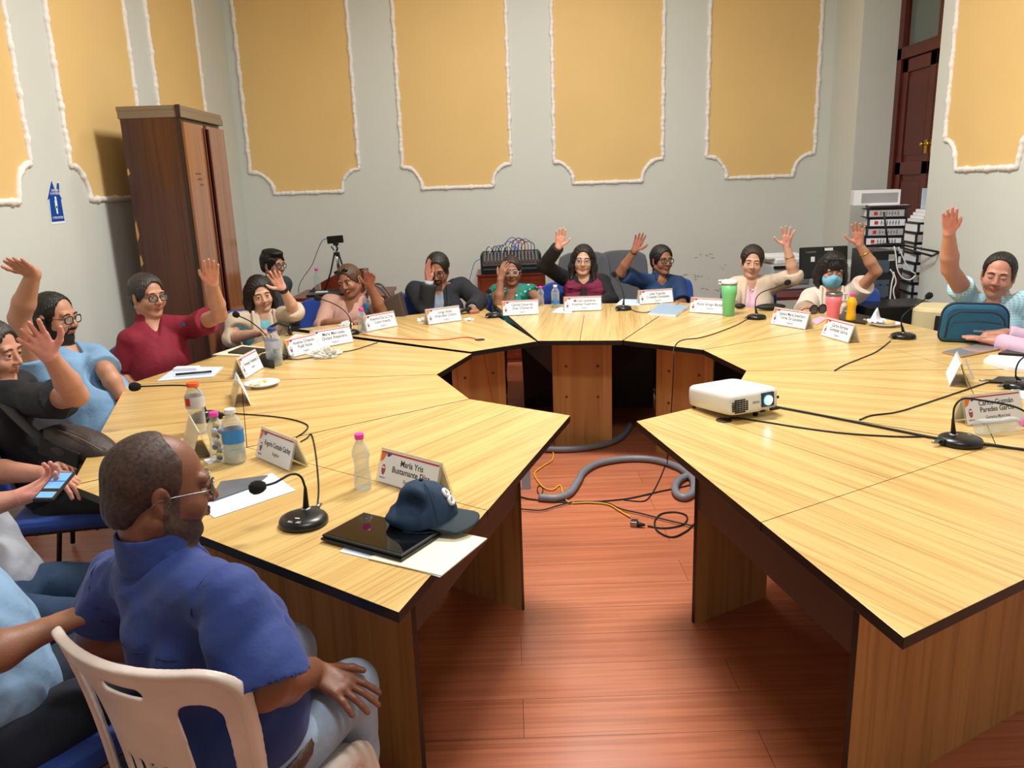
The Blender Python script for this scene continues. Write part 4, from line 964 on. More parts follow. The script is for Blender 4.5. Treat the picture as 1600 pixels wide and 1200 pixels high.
# ------------------------------------------------------------------ name plates
def plate(Lp, Rp, lines, role, where, w=None, h=.105, blank=False, cloth_on=False, facing=None, strip=True):
    a = atz(*Lp, .7512) if len(Lp) == 2 else V(*Lp)
    if facing is not None: X = nrm(V(facing[0], facing[1], 0)); w = w or .27
    else: b = atz(*Rp, .7512); X = nrm(b-a); w = w or min(.30, max(.25, np.linalg.norm(b-a)))
    Z = V(0, 0, 1); Y = np.cross(Z, X); root = empty('name_plate', a, 0, label=where, cat='name plate', group='tent name plates on the desks')
    root.matrix_world = Matrix(((X[0], Y[0], 0, a[0]), (X[1], Y[1], 0, a[1]), (0, 0, 1, a[2]), (0, 0, 0, 1)))
    d = .036; ang = math.atan2(d, h); Lh = math.hypot(d, h)
    for s, nm in ((0, 'front_panel'), (1, 'back_panel')):
        R = rotx(-ang) if s == 0 else rotx(ang)
        c = V(w/2, 0 if s == 0 else 2*d, 0)+R@V(0, 0, Lh/2)
        p = MB().box(c, (w, .0028, Lh), R).build(nm, MT['acrylic'], root, bevel=.0006)
        q = MB().box(c+R@V(0, -.0018 if s == 0 else -.0018, -.001), (w-.014, .0008, Lh-.010), R).build('paper_card', MT['paper'], p)
        if s == 0 and not blank:
            U = R@V(0, 0, 1); Nn = R@V(0, -1, 0); O = V(0, 0, 0)
            def at(u, v, off=.0026): return O+V(u, 0, 0)+U*v+Nn*off
            g = MB(); g.add([at(.008, Lh-.014), at(w-.008, Lh-.014), at(w-.008, Lh-.009), at(.008, Lh-.009)], [(0, 1, 2, 3)], 0)
            g.add([at(.008, Lh-.045), at(.022, Lh-.036), at(.034, Lh-.014), at(.008, Lh-.014)], [(0, 1, 2, 3)], 1)
            g.add([at(.036, Lh-.024), at(.044, Lh-.024), at(.056, Lh-.014), at(.034, Lh-.014)], [(0, 1, 2, 3)], 2)
            cx, cy = .028, Lh*.40; oval = [at(cx+.0088*math.cos(t)*(1 if math.sin(t) < .5 else 1.05), cy+.0165*math.sin(t), .0028) for t in np.linspace(0, 2*math.pi, 18, endpoint=False)]
            g.add(oval, [list(range(18))], 0)
            g.add([at(cx-.006, cy+.004, .0032), at(cx+.006, cy+.004, .0032), at(cx+.006, cy+.010, .0032), at(cx-.006, cy+.010, .0032)], [(0, 1, 2, 3)], 3)
            g.add([at(cx-.0055, cy-.010, .0032), at(cx+.0055, cy-.010, .0032), at(cx+.0055, cy-.001, .0032), at(cx-.0055, cy-.001, .0032)], [(0, 1, 2, 3)], 4)
            g.build('printed_emblem', [MT['red'], MT['orange'], MT['bluep'], MT['paper'], MT['greyink']], p)
            TR = np.stack([V(1, 0, 0), U, Nn], 1)
            n = len(lines); sz = .0265 if n > 1 else .0255; mx = max(len(l) for l in lines); sxx = min(.92, (w-.066)/(mx*sz*.47))
            for i, l in enumerate(lines): text_mesh('name_text', l, sz, TR, at(w/2+.014, Lh*.5+.0245*((n-1)/2-i)+.008, .0024), MT['ink'], p, sx=sxx)
            text_mesh('role_text', role, .0170, TR, at(w/2+.014, Lh*.5-.0245*(n/2)-.008, .0024), MT['greyink'], p, sx=.85)
            text_mesh('emblem_text', 'CHICLAYO', .0065, TR, at(cx, cy-.026, .0024), MT['ink'], p, sx=.8)
    return root
plate((587, 752), (672, 778), ['María Yris', 'Bustamante Díaz'], 'Regidora', 'clear name plate partly hidden by the blue cap', w=.27)
plate((399, 714), (458, 740), ['Rogorio Contado Cachay'], 'Regidor', 'clear name plate right of the bottle with the blue label, one line of name', w=.24)
plate((383, 592), (415, 573), ['Fernando Fernández G'], 'Regidor', 'name plate beside the food plate, left of the water bottle', w=.25)
plate((453, 560), (500, 548), ['Andrés Orlando', 'Puell Varas'], 'Regidor', 'name plate right of the water bottle, crumpled bag at its right end', w=.24)
plate((491, 546), (566, 532), ['María Mercedes', 'Quispe Alejandría'], 'Regidora', 'name plate just below the seam with the red cable, behind the crumpled bag', w=.28)
plate((573, 519), (624, 509), ['Amarilos De La Cruz', 'Castro Huerta'], 'Regidora', 'name plate in front of the brown handbag', w=.27)
plate((669, 508), (727, 500), ['Jorge Atilio', 'Arancibia Chizón'], 'Regidor', 'name plate in front of the man in the suit jacket', w=.27)
plate((785, 494), (843, 491), ['Gilmer Eduardo', 'Díaz Chavarral'], 'Regidor', 'name plate in front of the woman in the green blouse', w=.27)
plate((881, 487), (942, 485), ['Miriam Jackeline', 'Huaman Guerrero'], 'Regidora', 'name plate in front of the woman with the burgundy scarf', w=.28)
plate((999, 476), (1059, 472), ['Julia Yolanda', 'Cruzado Gonzales'], 'Regidora', 'name plate standing behind the blue spiral notebook', w=.28)
plate((1076, 488), (1136, 492), ['Rocío Idrogo Barboza'], 'Regidora', 'name plate half hidden by the green tumbler', w=.28)
plate((1203, 506), (1262, 516), ['Genara María Sokarburu', 'Torres De Gonzales'], 'Regidora', 'name plate in front of the round sunglasses', w=.28)
plate((1282, 524), (1327, 537), ['Carlos Enrique', 'Gonzales García'], 'Regidor', 'name plate in front of the yellow juice bottle', w=.26)
plate((1509, 666), (1590, 656), ['Carlos Guzmán', 'Paredes García'], 'Gerente Municipal', 'name plate at the right edge behind the lying bottle', w=.26)
plate((392, 634), None, [''], '', 'name plate seen end on, in front of the food plate', facing=(-.37, .93), blank=True, w=.26)
plate((333, 716), None, [''], '', 'name plate seen end on, behind the bottle stuffed with wrappers', facing=(-.47, .88), blank=True, w=.26)
q = atz(1484, 604, .7512); plate((float(q[0])+.11, float(q[1])+.235, .7512), None, [''], '', 'name plate seen end on, white napkin over its right side', facing=(-.425, -.905), blank=True, w=.26)

# ------------------------------------------------------------------ microphones
def mic(base, pts, label, rb=.066, yaw=0, hd=None, el=1.0, hb=.030):
    c = atz(*base, .7505); root = empty('desk_microphone', c, yaw, label=label, cat='microphone', group='gooseneck microphones on the desks')
    iR = rotz(-yaw); L = lambda p: iR@(np.asarray(p)-c)
    prof = [(rb*.96, 0), (rb, .004), (rb, hb*.45), (rb*.93, hb*.72), (rb*.70, hb*.93), (rb*.35, hb*1.02), (.001, hb*1.04)]
    MB().lathe(prof, (0, 0, 0), 40, 0, sx=el).build('base', MT['black'], root)
    n0 = L(pts[0]); n0[2] = hb*.95; P = [n0]+[L(p) for p in pts[1:]]
    MB().lathe([(.015, 0), (.015, .004), (.010, .006)], (n0[0], n0[1], hb*.92), 20).build('neck_ring', MT['steel'], root)
    up = P[1]; cone = smoothpath([n0, n0+(up-n0)*.5, up], 6)
    MB().tube(cone, list(np.linspace(.0095, .0042, len(cone))), 12).build('neck_sleeve', MT['rubber'], root)
    sp = smoothpath(P[1:], 8); MB().tube(sp, .0034, 10).build('gooseneck', MT['rubber'], root)
    d = nrm(sp[-1]-sp[-3]); B = basis(d)
    MB().lathe([(.001, -.006), (.010, -.004), (.0165, .006), (.019, .018), (.0175, .030), (.011, .038), (.001, .041)], sp[-1], 20, 0, B).build('foam_head', MT['foam'], root)
    s = MB().box((0, -rb*.52, hb*.90), (.014, .012, .003), rotx(.45)).build('switch', MT['pwhite'], root)
    MB().box((0, rb*.98, hb*.45), (.026, .016, hb*.6)).build('socket', MT['rubber'], root, bevel=.002)
    MB().lathe([(.0065, 0), (.0065, .022), (.004, .034), (.002, .035)], (0, rb+.004, hb*.5), 12, 0, rotx(-math.pi/2)).build('plug', MT['steel'], root)
    return root
def rel(px, Y): return aty(px[0], px[1], Y)
b = atz(475, 818, .75)
m = mic((475, 818), [b+V(.0, .035, 0), rel((477, 762), b[1]+.03), rel((470, 745), b[1]+.02), rel((455, 741), b[1]), rel((430, 754), b[1]-.03), rel((412, 759), b[1]-.05)], 'black gooseneck microphone left of the tablet, nearest the camera', rb=.068, yaw=-.25)
text_mesh('brand_text', 'AUDIOEC', .010, rotx(.35), V(0, -.050, .0265), MT['paper'], m, sx=.9)
b = atz(322, 655, .75)
mic((322, 655), [b, rel((318, 632), b[1]), rel((312, 612), b[1]), rel((300, 604), b[1]-.01), rel((270, 602), b[1]-.03), rel((218, 604), b[1]-.07)], 'black gooseneck microphone with its neck bent far left over the desk corner', rb=.062, yaw=-1.45)
b = atz(432, 560, .75)
mic((434, 562), [b, rel((424, 538), b[1]+.02), rel((412, 520), b[1]+.08), rel((392, 503), b[1]+.14), rel((372, 493), b[1]+.2)], 'black gooseneck microphone before the woman with the bob', rb=.05, yaw=-1.3)
b = atz(548, 522, .75)
mic((548, 522), [b, rel((548, 503), b[1]), rel((545, 494), b[1]), rel((535, 483), b[1]+.02), rel((520, 474), b[1]+.04), rel((500, 467), b[1]+.06)], 'black gooseneck microphone before the woman in the dusty pink blouse', rb=.055, yaw=-2.0)
b = atz(772, 495, .75)
mic((772, 495), [b, rel((770, 478), b[1]), rel((769, 470), b[1]), rel((765, 460), b[1]-.02), rel((764, 456), b[1]-.1)], 'black gooseneck microphone on the seam left of the back desk section', rb=.062, yaw=2.6, el=1.0)
b = atz(974, 484, .75)
mic((974, 484), [b, rel((975, 466), b[1]), rel((974, 458), b[1]), rel((969, 445), b[1]+.02), rel((963, 436), b[1]+.04), rel((961, 432), b[1]+.05)], 'black gooseneck microphone before the woman in the navy denim shirt', rb=.060, yaw=2.4)
b = atz(1182, 498, .75)
mic((1182, 498), [b, rel((1180, 478), b[1]), rel((1182, 465), b[1]), rel((1192, 456), b[1]+.02), rel((1210, 450), b[1]+.04), rel((1227, 443), b[1]+.06)], 'black gooseneck microphone right of the green tumbler', rb=.062, yaw=1.9)
b = atz(1411, 528, .75)
mic((1411, 528), [b, rel((1408, 505), b[1]), rel((1410, 495), b[1]), rel((1420, 485), b[1]+.02), rel((1435, 475), b[1]+.04), rel((1448, 465), b[1]+.06)], 'black gooseneck microphone beside the bread plate', rb=.066, yaw=1.9)
b = atz(1500, 693, .75)
mic((1500, 693), [b+V(-.02, .01, 0), rel((1489, 655), b[1]), rel((1492, 635), b[1]), rel((1505, 623), b[1]), rel((1530, 625), b[1]+.0), rel((1580, 634), b[1]+.0), rel((1606, 645), b[1])], 'black gooseneck microphone nearest the right edge, its neck running off the picture', rb=.070, yaw=1.75)
b = atz(1592, 606, .75)
mic((1592, 606), [b, rel((1587, 588), b[1]), rel((1588, 575), b[1]), rel((1594, 563), b[1]), rel((1606, 556), b[1]), rel((1630, 556), b[1])], 'black gooseneck microphone at the right edge below the black notebook', rb=.062, yaw=1.7)

# ------------------------------------------------------------------ cables
def cable(name, label, P, r, m, cat='cable', n=6, extra=None):
    pts = smoothpath(P, n); c = pts[0].copy(); o = MB().tube([p-c for p in pts], r, 8).build(name, m, loc=c); return tag(o, label, cat)
T = lambda L, z=.7535: [atz(x, y, z) for x, y in L]
K_ = MT['rubber']
cable('microphone_cable', 'black cable from the near microphone up to the desk seam', T([(496, 792), (498, 762), (495, 722), (491, 694), (486, 678), (480, 684), (470, 690)]), .0026, K_)
cable('microphone_cable', 'black cable behind the bottles, doubling back into the desk seam', T([(366, 646), (420, 650), (455, 655), (477, 662), (481, 668), (474, 676), (463, 683)]), .0028, K_)
cable('microphone_cable', 'short black cable under the name plates on the left', T([(446, 561), (470, 561), (495, 557)]), .0028, K_)
cable('microphone_cable', 'thin black cable running into the seam below the wide name plate', T([(527, 551), (552, 547), (575, 540), (590, 535)]), .0028, K_)
cable('red_cable', 'thin red cable crossing the left back desk to a round hole', T([(566, 522), (590, 526), (640, 530), (690, 531), (722, 527), (738, 528), (747, 531)]), .0026, MT['red'])
p0 = atz(756, 553, .70); cable('red_cable', 'thin red cable hanging down under the left back desk', [p0, aty(760, 575, p0[1]+.02), aty(765, 603, p0[1]+.03), aty(770, 626, p0[1]+.03)], .0022, MT['red'])
MB_ = T([(1167, 499), (1150, 508), (1120, 520), (1092, 528), (1072, 530), (1060, 534), (1054, 542), (1052, 549)])
d0 = MB_[-1]; cable('microphone_cable', 'long black cable from the middle right microphone hanging over the desk edge', MB_+[V(d0[0]-.005, d0[1]-.04, .735), V(d0[0]-.01, d0[1]-.05, .60), V(d0[0]-.02, d0[1]-.05, .35), V(d0[0]-.03, d0[1]-.03, .12)], .0028, K_)
cable('microphone_cable', 'black cable from the microphone beside the bread plate to the seam', T([(1391, 533), (1370, 549), (1345, 560), (1320, 570), (1304, 579)]), .003, K_)
cable('microphone_cable', 'black cable with blue ringed plug curving to the thick seam cable', T([(1558, 596), (1545, 597), (1500, 612), (1440, 632), (1400, 644), (1362, 649), (1343, 656)]), .003, K_)
cable('power_cable', 'thick black cable lying along the seam right of the projector', T([(1205, 634), (1300, 652), (1400, 672), (1460, 684), (1520, 692), (1560, 697), (1640, 708)], .7555), .0046, K_)
cable('microphone_cable', 'black cable from the right front microphone to the hole under the projector', T([(1452, 682), (1400, 682), (1320, 677), (1250, 668), (1200, 660), (1160, 654), (1143, 653), (1134, 657)]), .0032, K_)
cable('microphone_cable', 'short black cable beside the blue spiral notebook', T([(985, 483), (995, 487), (1010, 488), (1022, 484)]), .0028, K_)
Fl = lambda L, z=.006: [atz(x, y, z) for x, y in L]
cable('grey_conduit_hose', 'thick grey conduit hose curving under the back desk', Fl([(800, 690), (830, 699), (870, 702), (910, 700), (945, 694), (965, 686), (978, 675), (984, 664)], .022), .021, MT['hose'], 'hose')
cable('grey_conduit_hose', 'thick grey conduit hose looping across the red floor', Fl([(842, 777), (870, 778), (890, 770), (903, 752), (912, 737), (935, 724), (975, 717), (1020, 718), (1060, 730), (1082, 748), (1083, 768), (1070, 777), (1058, 772), (1055, 760), (1064, 748), (1090, 738)], .022), .021, MT['hose'], 'hose')
cable('yellow_cable', 'yellow network cable lying on the floor between the desks', Fl([(862, 690), (864, 716), (850, 727), (836, 738), (838, 748), (850, 762), (864, 765), (875, 758), (880, 772), (890, 785), (920, 785), (950, 788), (968, 798), (985, 808)], .008), .004, mat('yellow_cable_jacket', (222, 170, 40), .5))
cable('black_floor_cable', 'black cable running left to right across the floor to the hose loop', Fl([(812, 776), (830, 780), (870, 784), (920, 784), (980, 779), (1030, 768), (1060, 762), (1090, 755)], .005), .0042, K_)
cable('black_floor_cable', 'black cable curving in from the left desk leg across the floor', Fl([(812, 795), (845, 797), (872, 790), (900, 784), (945, 785), (970, 795), (1005, 803), (1040, 812), (1084, 822)], .011), .004, K_)
cable('black_floor_cable', 'black cable running up to the right back desk leg', Fl([(975, 781), (1005, 783), (1018, 772), (1030, 750), (1040, 725), (1044, 708)], .004), .0035, K_)
cable('black_floor_cable', 'black cable coiled into a loop beside the right desk leg', Fl([(1012, 822), (1040, 825), (1068, 819), (1073, 806), (1055, 800), (1033, 803), (1023, 815), (1028, 830), (1050, 839), (1072, 830), (1084, 819)], .006), .0042, K_)
cable('black_floor_cable', 'small black cable loop beside the yellow cable', Fl([(845, 775), (840, 768), (841, 760), (847, 760), (848, 768), (843, 776)], .005), .0028, K_)
p = atz(991, 817, .015); g = empty('power_plug', p, -.3, label='grey and black power plug at the end of the yellow cable', cat='plug')
MB().box((0, 0, 0), (.035, .045, .026)).build('plug_body', MT['steel'], g, bevel=.004); MB().tube([(.018, -.01, 0), (.03, -.012, 0), (.055, -.014, 0)], [.014, .011, .005], 12).build('plug_boot', MT['rubber'], g)
p = atz(826, 772, .02); g = MB().box((0, 0, .20), (.05, .012, .40), None).build('cable_trunking', mat('pale_blue_grey_trunking', (150, 168, 184), .4), loc=(p[0]-.01, p[1]+.12, 0)); tag(g, 'pale grey cable trunking strip standing on the floor by the left desk leg', 'trunking')

# ------------------------------------------------------------------ bottles
def bottle(base, top, wpx, label, cap, kind='plain', liq=.0, liqm=None, body=None, H=None):
    p = atz(*base, .7508); H = H or aty(top[0], top[1], p[1])[2]-.75; dist = math.hypot(*(p-V(0, 0, CH))); r = wpx/2*dist/F
    root = empty('bottle', p, random.random()*3, label=label, cat='bottle', group='drink bottles on the desks'); ch = min(.016, H*.10)
    hb_ = H-ch
    if kind == 'wave': pr = [(r*.86, 0), (r*.98, .01), (r, .10*hb_), (r*.93, .28*hb_), (r*.80, .42*hb_), (r*.86, .55*hb_), (r, .68*hb_), (r*.97, .76*hb_), (r*.66, .88*hb_), (r*.42, .94*hb_), (r*.40, hb_)]
    elif kind == 'sport': pr = [(r*.80, 0), (r*.86, .01), (r*.84, .30*hb_), (r*.86, .50*hb_), (r*1.0, .58*hb_), (r, .72*hb_), (r*.94, .82*hb_), (r*.6, .93*hb_), (r*.52, hb_)]
    else: pr = [(r*.82, 0), (r*.98, .010), (r, .05*hb_), (r*.985, .33*hb_), (r*.97, .36*hb_), (r*.985, .40*hb_), (r, .66*hb_), (r*.92, .78*hb_), (r*.62, .90*hb_), (r*.42, .95*hb_), (r*.40, hb_)]
    MB().lathe(pr, (0, 0, 0), 28).build('bottle_body', body or MT['clear'], root)
    if liq: MB().lathe([(a*.93, z+.002) for a, z in pr if z < liq*hb_]+[(np.interp(liq*hb_, [q[1] for q in pr], [q[0] for q in pr])*.93, liq*hb_)], (0, 0, 0), 24).build('liquid', liqm or MT['water'], root)
    cr_ = r*.50 if kind != 'sport' else r*.62
    cp = [(cr_*(1.0+.05*(k % 2)), hb_-.002+ch*k/6) for k in range(7)]
    MB().lathe(cp, (0, 0, 0), 24).build('cap', cap, root)
    return root, r, hb_
def band(root, r, z0, z1, m, n=28, name='bottle_label', a0=0, a1=2*math.pi):
    t = np.linspace(a0, a1, n); return MB().grid([[(r*math.cos(a), r*math.sin(a), z) for z in (z0, z1)] for a in t]).build(name, m, root)
orange_m = mat('orange_plastic', (240, 92, 36), .4); bluecap = mat('blue_plastic', (24, 66, 150), .4)
lblue = mat('blue_label', (48, 128, 196), .5, var=.3); 
rt_, r, h = bottle((311, 676), (303, 597), 27, 'sports drink bottle with an orange cap beside the far left microphone', orange_m, 'sport'); band(rt_, r*1.01, h*.56, h*.80, mat('grey_print_label', (196, 194, 196), .4, var=.25)); band(rt_, r*1.02, h*.62, h*.78, MT['red'], name='red_mark', a0=3.9, a1=4.5, n=6)
rt_, r, h = bottle((343, 719), (332, 643), 25, 'small bottle with a pink cap, stuffed with foil wrappers', MT['pink'], 'wave')
for i in range(14):
    c = ('blue_foil', 'yellow_foil', 'silver_foil', 'white_foil')[i % 4]; col = ((40, 70, 140), (220, 190, 60), (150, 155, 165), (225, 225, 230))[i % 4]
    MB().ball((random.uniform(-.4, .4)*r, random.uniform(-.4, .4)*r, h*(.08+.055*i)), (r*.38, r*.30, .010), 5, 0, rotx(random.random()*3)@rotz(random.random()*3)).build('foil_wrapper', MT.setdefault(c, mat(c, col, .3)), rt_)
rt_, r, h = bottle((369, 722), (361, 638), 31, 'water bottle with a white cap and a blue label', MT['pwhite'], 'plain', .52); band(rt_, r*1.012, h*.42, h*.68, lblue)
bottle((568, 763), (563, 677), 27, 'empty clear bottle with a pink cap between two name plates', MT['pink'], 'wave')
rt_, r, h = bottle((430, 570), (424, 512), 24, 'full water bottle with a blue cap before the woman in the beige blazer', bluecap, 'plain', .6); band(rt_, r*1.012, h*.50, h*.72, mat('white_blue_label', (170, 178, 200), .4, var=.35))
bottle((567, 520), (564, 481), 15, 'small bottle with a pink cap left of the wide name plate by the handbag', MT['pink'], 'wave')
rt_, r, h = bottle((577, 494), (575, 458), 16, 'water bottle with a dark blue cap before the brown handbag', bluecap, 'plain', .7); band(rt_, r*1.012, h*.35, h*.60, lblue)
bottle((845, 477), (844, 447), 11, 'small bottle with a pink cap right of the green blouse woman', MT['pink'], 'wave')
rt_, r, h = bottle((868, 480), (867, 445), 13, 'water bottle with a white cap left of the burgundy scarf woman', MT['pwhite'], 'plain', .7); band(rt_, r*1.012, h*.2, h*.35, lblue)
bottle((1329, 502), (1330, 458), 14, 'bottle of yellow juice with a pink cap', MT['pink'], 'wave', .88, mat('yellow_juice', (236, 176, 20), .2), body=mat('yellow_juice', (236, 176, 20), .2))
# lying bottle at the right edge
p = atz(1563, 664, .778); g = empty('bottle', p, 0, label='clear bottle with a pink cap lying on its side at the right edge', cat='bottle', group='drink bottles on the desks')
Rl = basis(V(.98, .2, 0)); MB().lathe([(.024, -.09), (.028, -.08), (.026, -.03), (.022, 0), (.027, .03), (.024, .06), (.013, .085), (.012, .09)], (0, 0, 0), 24, 0, Rl).build('bottle_body', MT['clear'], g)
MB().lathe([(.015, .088), (.0155, .095), (.015, .105)], (0, 0, 0), 20, 0, Rl).build('cap', MT['pink'], g)
# tumblers
def tumbler(base, top, wpx, label, m, lidm, straw=False):
    p = atz(*base, .7508); H = aty(top[0], top[1], p[1])[2]-.75; r = wpx/2*np.linalg.norm(p-V(0, 0, CH))/F
    root = empty('tumbler', p, 0, label=label, cat='tumbler'); MB().lathe([(r*.72, 0), (r*.76, .004), (r*.82, H*.45), (r*.98, H*.62), (r, H*.90)], (0, 0, 0), 32).build('cup_body', m, root)
    MB().lathe([(r*1.03, H*.895), (r*1.06, H*.91), (r*1.03, H*.97), (r*.9, H*.985)], (0, 0, 0), 32).build('lid', lidm, root)
    MB().lathe([(r*1.012, H*.86), (r*1.02, H*.90)], (0, 0, 0), 32, cap=False).build('steel_rim', MT['steel'], root)
    return root, r, H
rt_, r, H = tumbler((1138, 493), (1137, 437), 23, 'light green insulated tumbler with a white lid', mat('mint_green_coating', (112, 196, 128), .35), MT['pwhite']); MB().box((-r*.2, 0, H*.985), (r*.9, r*.4, .012)).build('slide', MT['pwhite'], rt_, bevel=.003)
MB().tube([(-r, 0, H*.88), (-r*1.45, 0, H*.90), (-r*1.4, 0, H*.98), (-r*.8, 0, H*.99)], .005, 8).build('handle', MT['pwhite'], rt_)
rt_, r, H = tumbler((1301, 501), (1303, 456), 22, 'pink insulated cup with a grey lid and handle', mat('salmon_pink_coating', (236, 120, 132), .4), MT['steel'])
MB().tube([(r*.9, 0, H*.92), (r*1.7, 0, H*.93), (r*1.75, 0, H*.70), (r*1.0, 0, H*.62)], .006, 8).build('handle', MT['pwhite'], rt_)

# ------------------------------------------------------------------ papers, tablets, cap, projector
def slab(name, px, z0, th, m, label, cat, ms=None, bevel=0, group=None, pts=None):
    P = [atz(x, y, z0+th) for x, y in px] if pts is None else pts; c = sum(P)/len(P)
    o = MB().prism([(q[0]-c[0], q[1]-c[1]) for q in P], 0, th, 0, 1 if ms else 0).build(name, [m]+([ms] if ms else []), loc=(c[0], c[1], z0), bevel=bevel)
    return tag(o, label, cat, group)
ZT = .7508
slab('blue_sheet', [(531, 862), (640, 888), (688, 902), (694, 893), (600, 850), (540, 852)], ZT, .0008, MT['bluepaper'], 'bluish paper sheet sticking out under the cream folder', 'paper')
slab('cream_folder', [(575, 872), (690, 899), (761, 841), (690, 826), (620, 850)], ZT+.001, .003, MT['cream'], 'cream paper folder lying under the black tablet', 'folder')
tb = [atz(501, 836, .772), atz(567, 799, .772), atz(689, 828, .772), atz(628, 870, .772)]
tb[1] = tb[0]+(tb[2]-tb[3])*1.0; g = sum(tb)/4; Xd = nrm(tb[3]-tb[0]); ang = math.atan2(Xd[1], Xd[0]); wX = np.linalg.norm(tb[3]-tb[0]); wY = np.linalg.norm(tb[2]-tb[3])
tr_ = empty('tablet_computer', (g[0], g[1], .7555), ang, label='black tablet in a folding case, half under the blue cap', cat='tablet')
MB().box((0, 0, .004), (wX, wY, .007)).build('case', MT['black'], tr_, bevel=.003); MB().box((0, .002, .0125), (wX-.004, wY-.006, .007)).build('device', MT['rubber'], tr_, bevel=.003); MB().box((0, .002, .0166), (wX-.018, wY-.020, .0008)).build('screen', MT['screen'], tr_)
# cap
def make_cap():
    c = atz(662, 812, .772); root = empty('baseball_cap', (c[0], c[1], .7715), math.radians(-12), label='dark teal blue baseball cap resting on the tablet and desk', cat='cap')
    s = SDF(); s.ell(V(0, 0, -.004), (.098, .085, .122), None, .01); s.ell(V(-.03, -.070, .066), (.050, .036, .040), rotz(.3), .018, 's'); s.ell(V(-.082, .015, .075), (.030, .05, .032), None, .02, 's')
    s.ell(V(-.04, -.05, .022), (.055, .030, .024), None, .015); s.plane(V(0, 0, .0), V(0, 0, -1), None, None, .003); s.fn(folds(.004, 60, 3))
    v, q = s.mesh(.003); cm = mat('teal_navy_twill', (20, 50, 80), .75, bump=.3, bscale=500); link_mesh('crown', v, q, cm, root, smooth=True)
    g = MB(); N = 15; rows = []
    for i in range(9):
        row = []
        for j in range(N):
            a = -1.15+2.3*j/(N-1); rr_ = 1+.0*i; t = i/8
            x0, y0 = .090*math.cos(a), .083*math.sin(a); x1, y1 = .092+.082*math.cos(a*.95)*1.0-.018, .088*math.sin(a*.98); x = x0+(x1-x0)*t; y = y0+(y1-y0)*t
            row.append((x, y, .010+.012*math.cos(a*1.3)*(1-.2*t)-.010*t-.0*t))
        rows.append(row)
    g.grid(rows); b_ = g.build('brim', mat('dark_teal_brim', (18, 42, 52), .7, bump=.3, bscale=500), root); so = b_.modifiers.new('thick', 'SOLIDIFY'); so.thickness = .004
    MB().lathe([(.006, 0), (.006, .003), (.001, .005)], (0, 0, .117), 12).build('button', cm, root)
    P = lambda a, e: V(.0985*math.cos(a)*math.cos(e), .086*math.sin(a)*math.cos(e), -.004+.1225*math.sin(e))
    em = MB()
    for k in range(2): em.tube([P(-.05+.3*math.cos(t)*.5, .58+.22*k+.09*math.sin(t))*1.005 for t in np.linspace(0, 2*math.pi, 16, endpoint=False)], .0055, 6, closed=True)
    em.build('embroidered_badge', MT['paper'], root); MB().tube([P(a, .03) for a in np.linspace(-1.9, 1.2, 20)], .0022, 5).build('hem', cm, root)
    MB().tube([P(1.05 if e < 0 else -.9, abs(e))*1.002 for e in np.linspace(.02, 1.35, 14)], .0012, 5).build('seam', cm, root)
make_cap()
slab('paper_sheet', [(322, 800), (322, 768), (425, 739), (462, 766), (335, 809)], ZT, .0012, MT['bluepaper'], 'bluish printed papers on the desk before the bald man', 'paper')
slab('grey_envelope', [(330, 775), (345, 752), (418, 742), (395, 760), (332, 782)], ZT+.0015, .005, mat('grey_plastic_folder', (104, 106, 112), .35, var=.2), 'crinkled grey plastic folder lying on the papers by the bald man', 'folder')
slab('paper_sheet', [(318, 718), (330, 714), (340, 718), (326, 726)], ZT, .002, MT['paper'], 'small white card at the foot of the end-on name plate', 'paper')
slab('magazine', [(245, 595), (276, 573), (349, 573), (333, 588)], ZT, .004, MT['bluepaper'], 'open magazine on the desk before the man in the maroon polo', 'magazine')
p = atz(292, 576, .762); b_ = tag(MB().box((0, 0, 0), (.13, .05, .022)).build('tissue_pack', MT['paper'], loc=p, bevel=.006), 'white tissue pack lying on the magazine', 'tissue pack')
p = atz(301, 583, .766); pe = MB().tube([(-.08, -.02, 0), (.09, .025, 0)], .006, 10).build('marker_pen', MT['black'], loc=p); tag(pe, 'black marker pen lying across the magazine', 'pen')
slab('cream_folder', [(332, 554), (378, 539), (430, 545), (392, 556)], ZT, .006, MT['cream'], 'cream folder under the black booklet before the woman with the bob', 'folder')
slab('booklet', [(356, 550), (378, 541), (422, 545), (396, 553)], ZT+.0065, .008, MT['black'], 'black booklet with a red mark on the cream folder', 'booklet')
slab('dark_box', [(400, 561), (410, 552), (428, 552), (428, 566)], ZT, .035, MT['rubber'], 'small black case behind the full water bottle', 'case')
slab('paper_sheet', [(448, 531), (462, 522), (485, 524), (474, 532)], ZT, .001, MT['paper'], 'white sheet left of the name plate with the crumpled bag', 'paper')
slab('paper_sheet', [(862, 488), (874, 480), (895, 481), (893, 490)], ZT, .002, MT['bluepaper'], 'white paper at the left end of the burgundy scarf woman name plate', 'paper')
slab('paper_sheet', [(962, 476), (972, 467), (1003, 468), (1000, 477)], ZT, .003, MT['bluepaper'], 'papers behind the microphone of the navy denim woman', 'paper')
nb = slab('spiral_notebook', [(1013, 489), (1032, 473), (1077, 478), (1056, 492)], ZT, .016, mat('pale_blue_cover', (150, 178, 204), .4), 'pale blue spiral notebook in front of a name plate', 'notebook', MT['paper'])
slab('pink_sheet', [(1268, 500), (1282, 494), (1293, 497), (1276, 507)], ZT, .003, mat('pink_paper', (232, 176, 200), .7), 'pink paper under a pen left of the pink cup', 'paper')
slab('dark_notebook', [(1305, 498), (1318, 486), (1362, 494), (1352, 505)], ZT, .010, MT['black'], 'black notebook behind the yellow juice bottle', 'notebook')
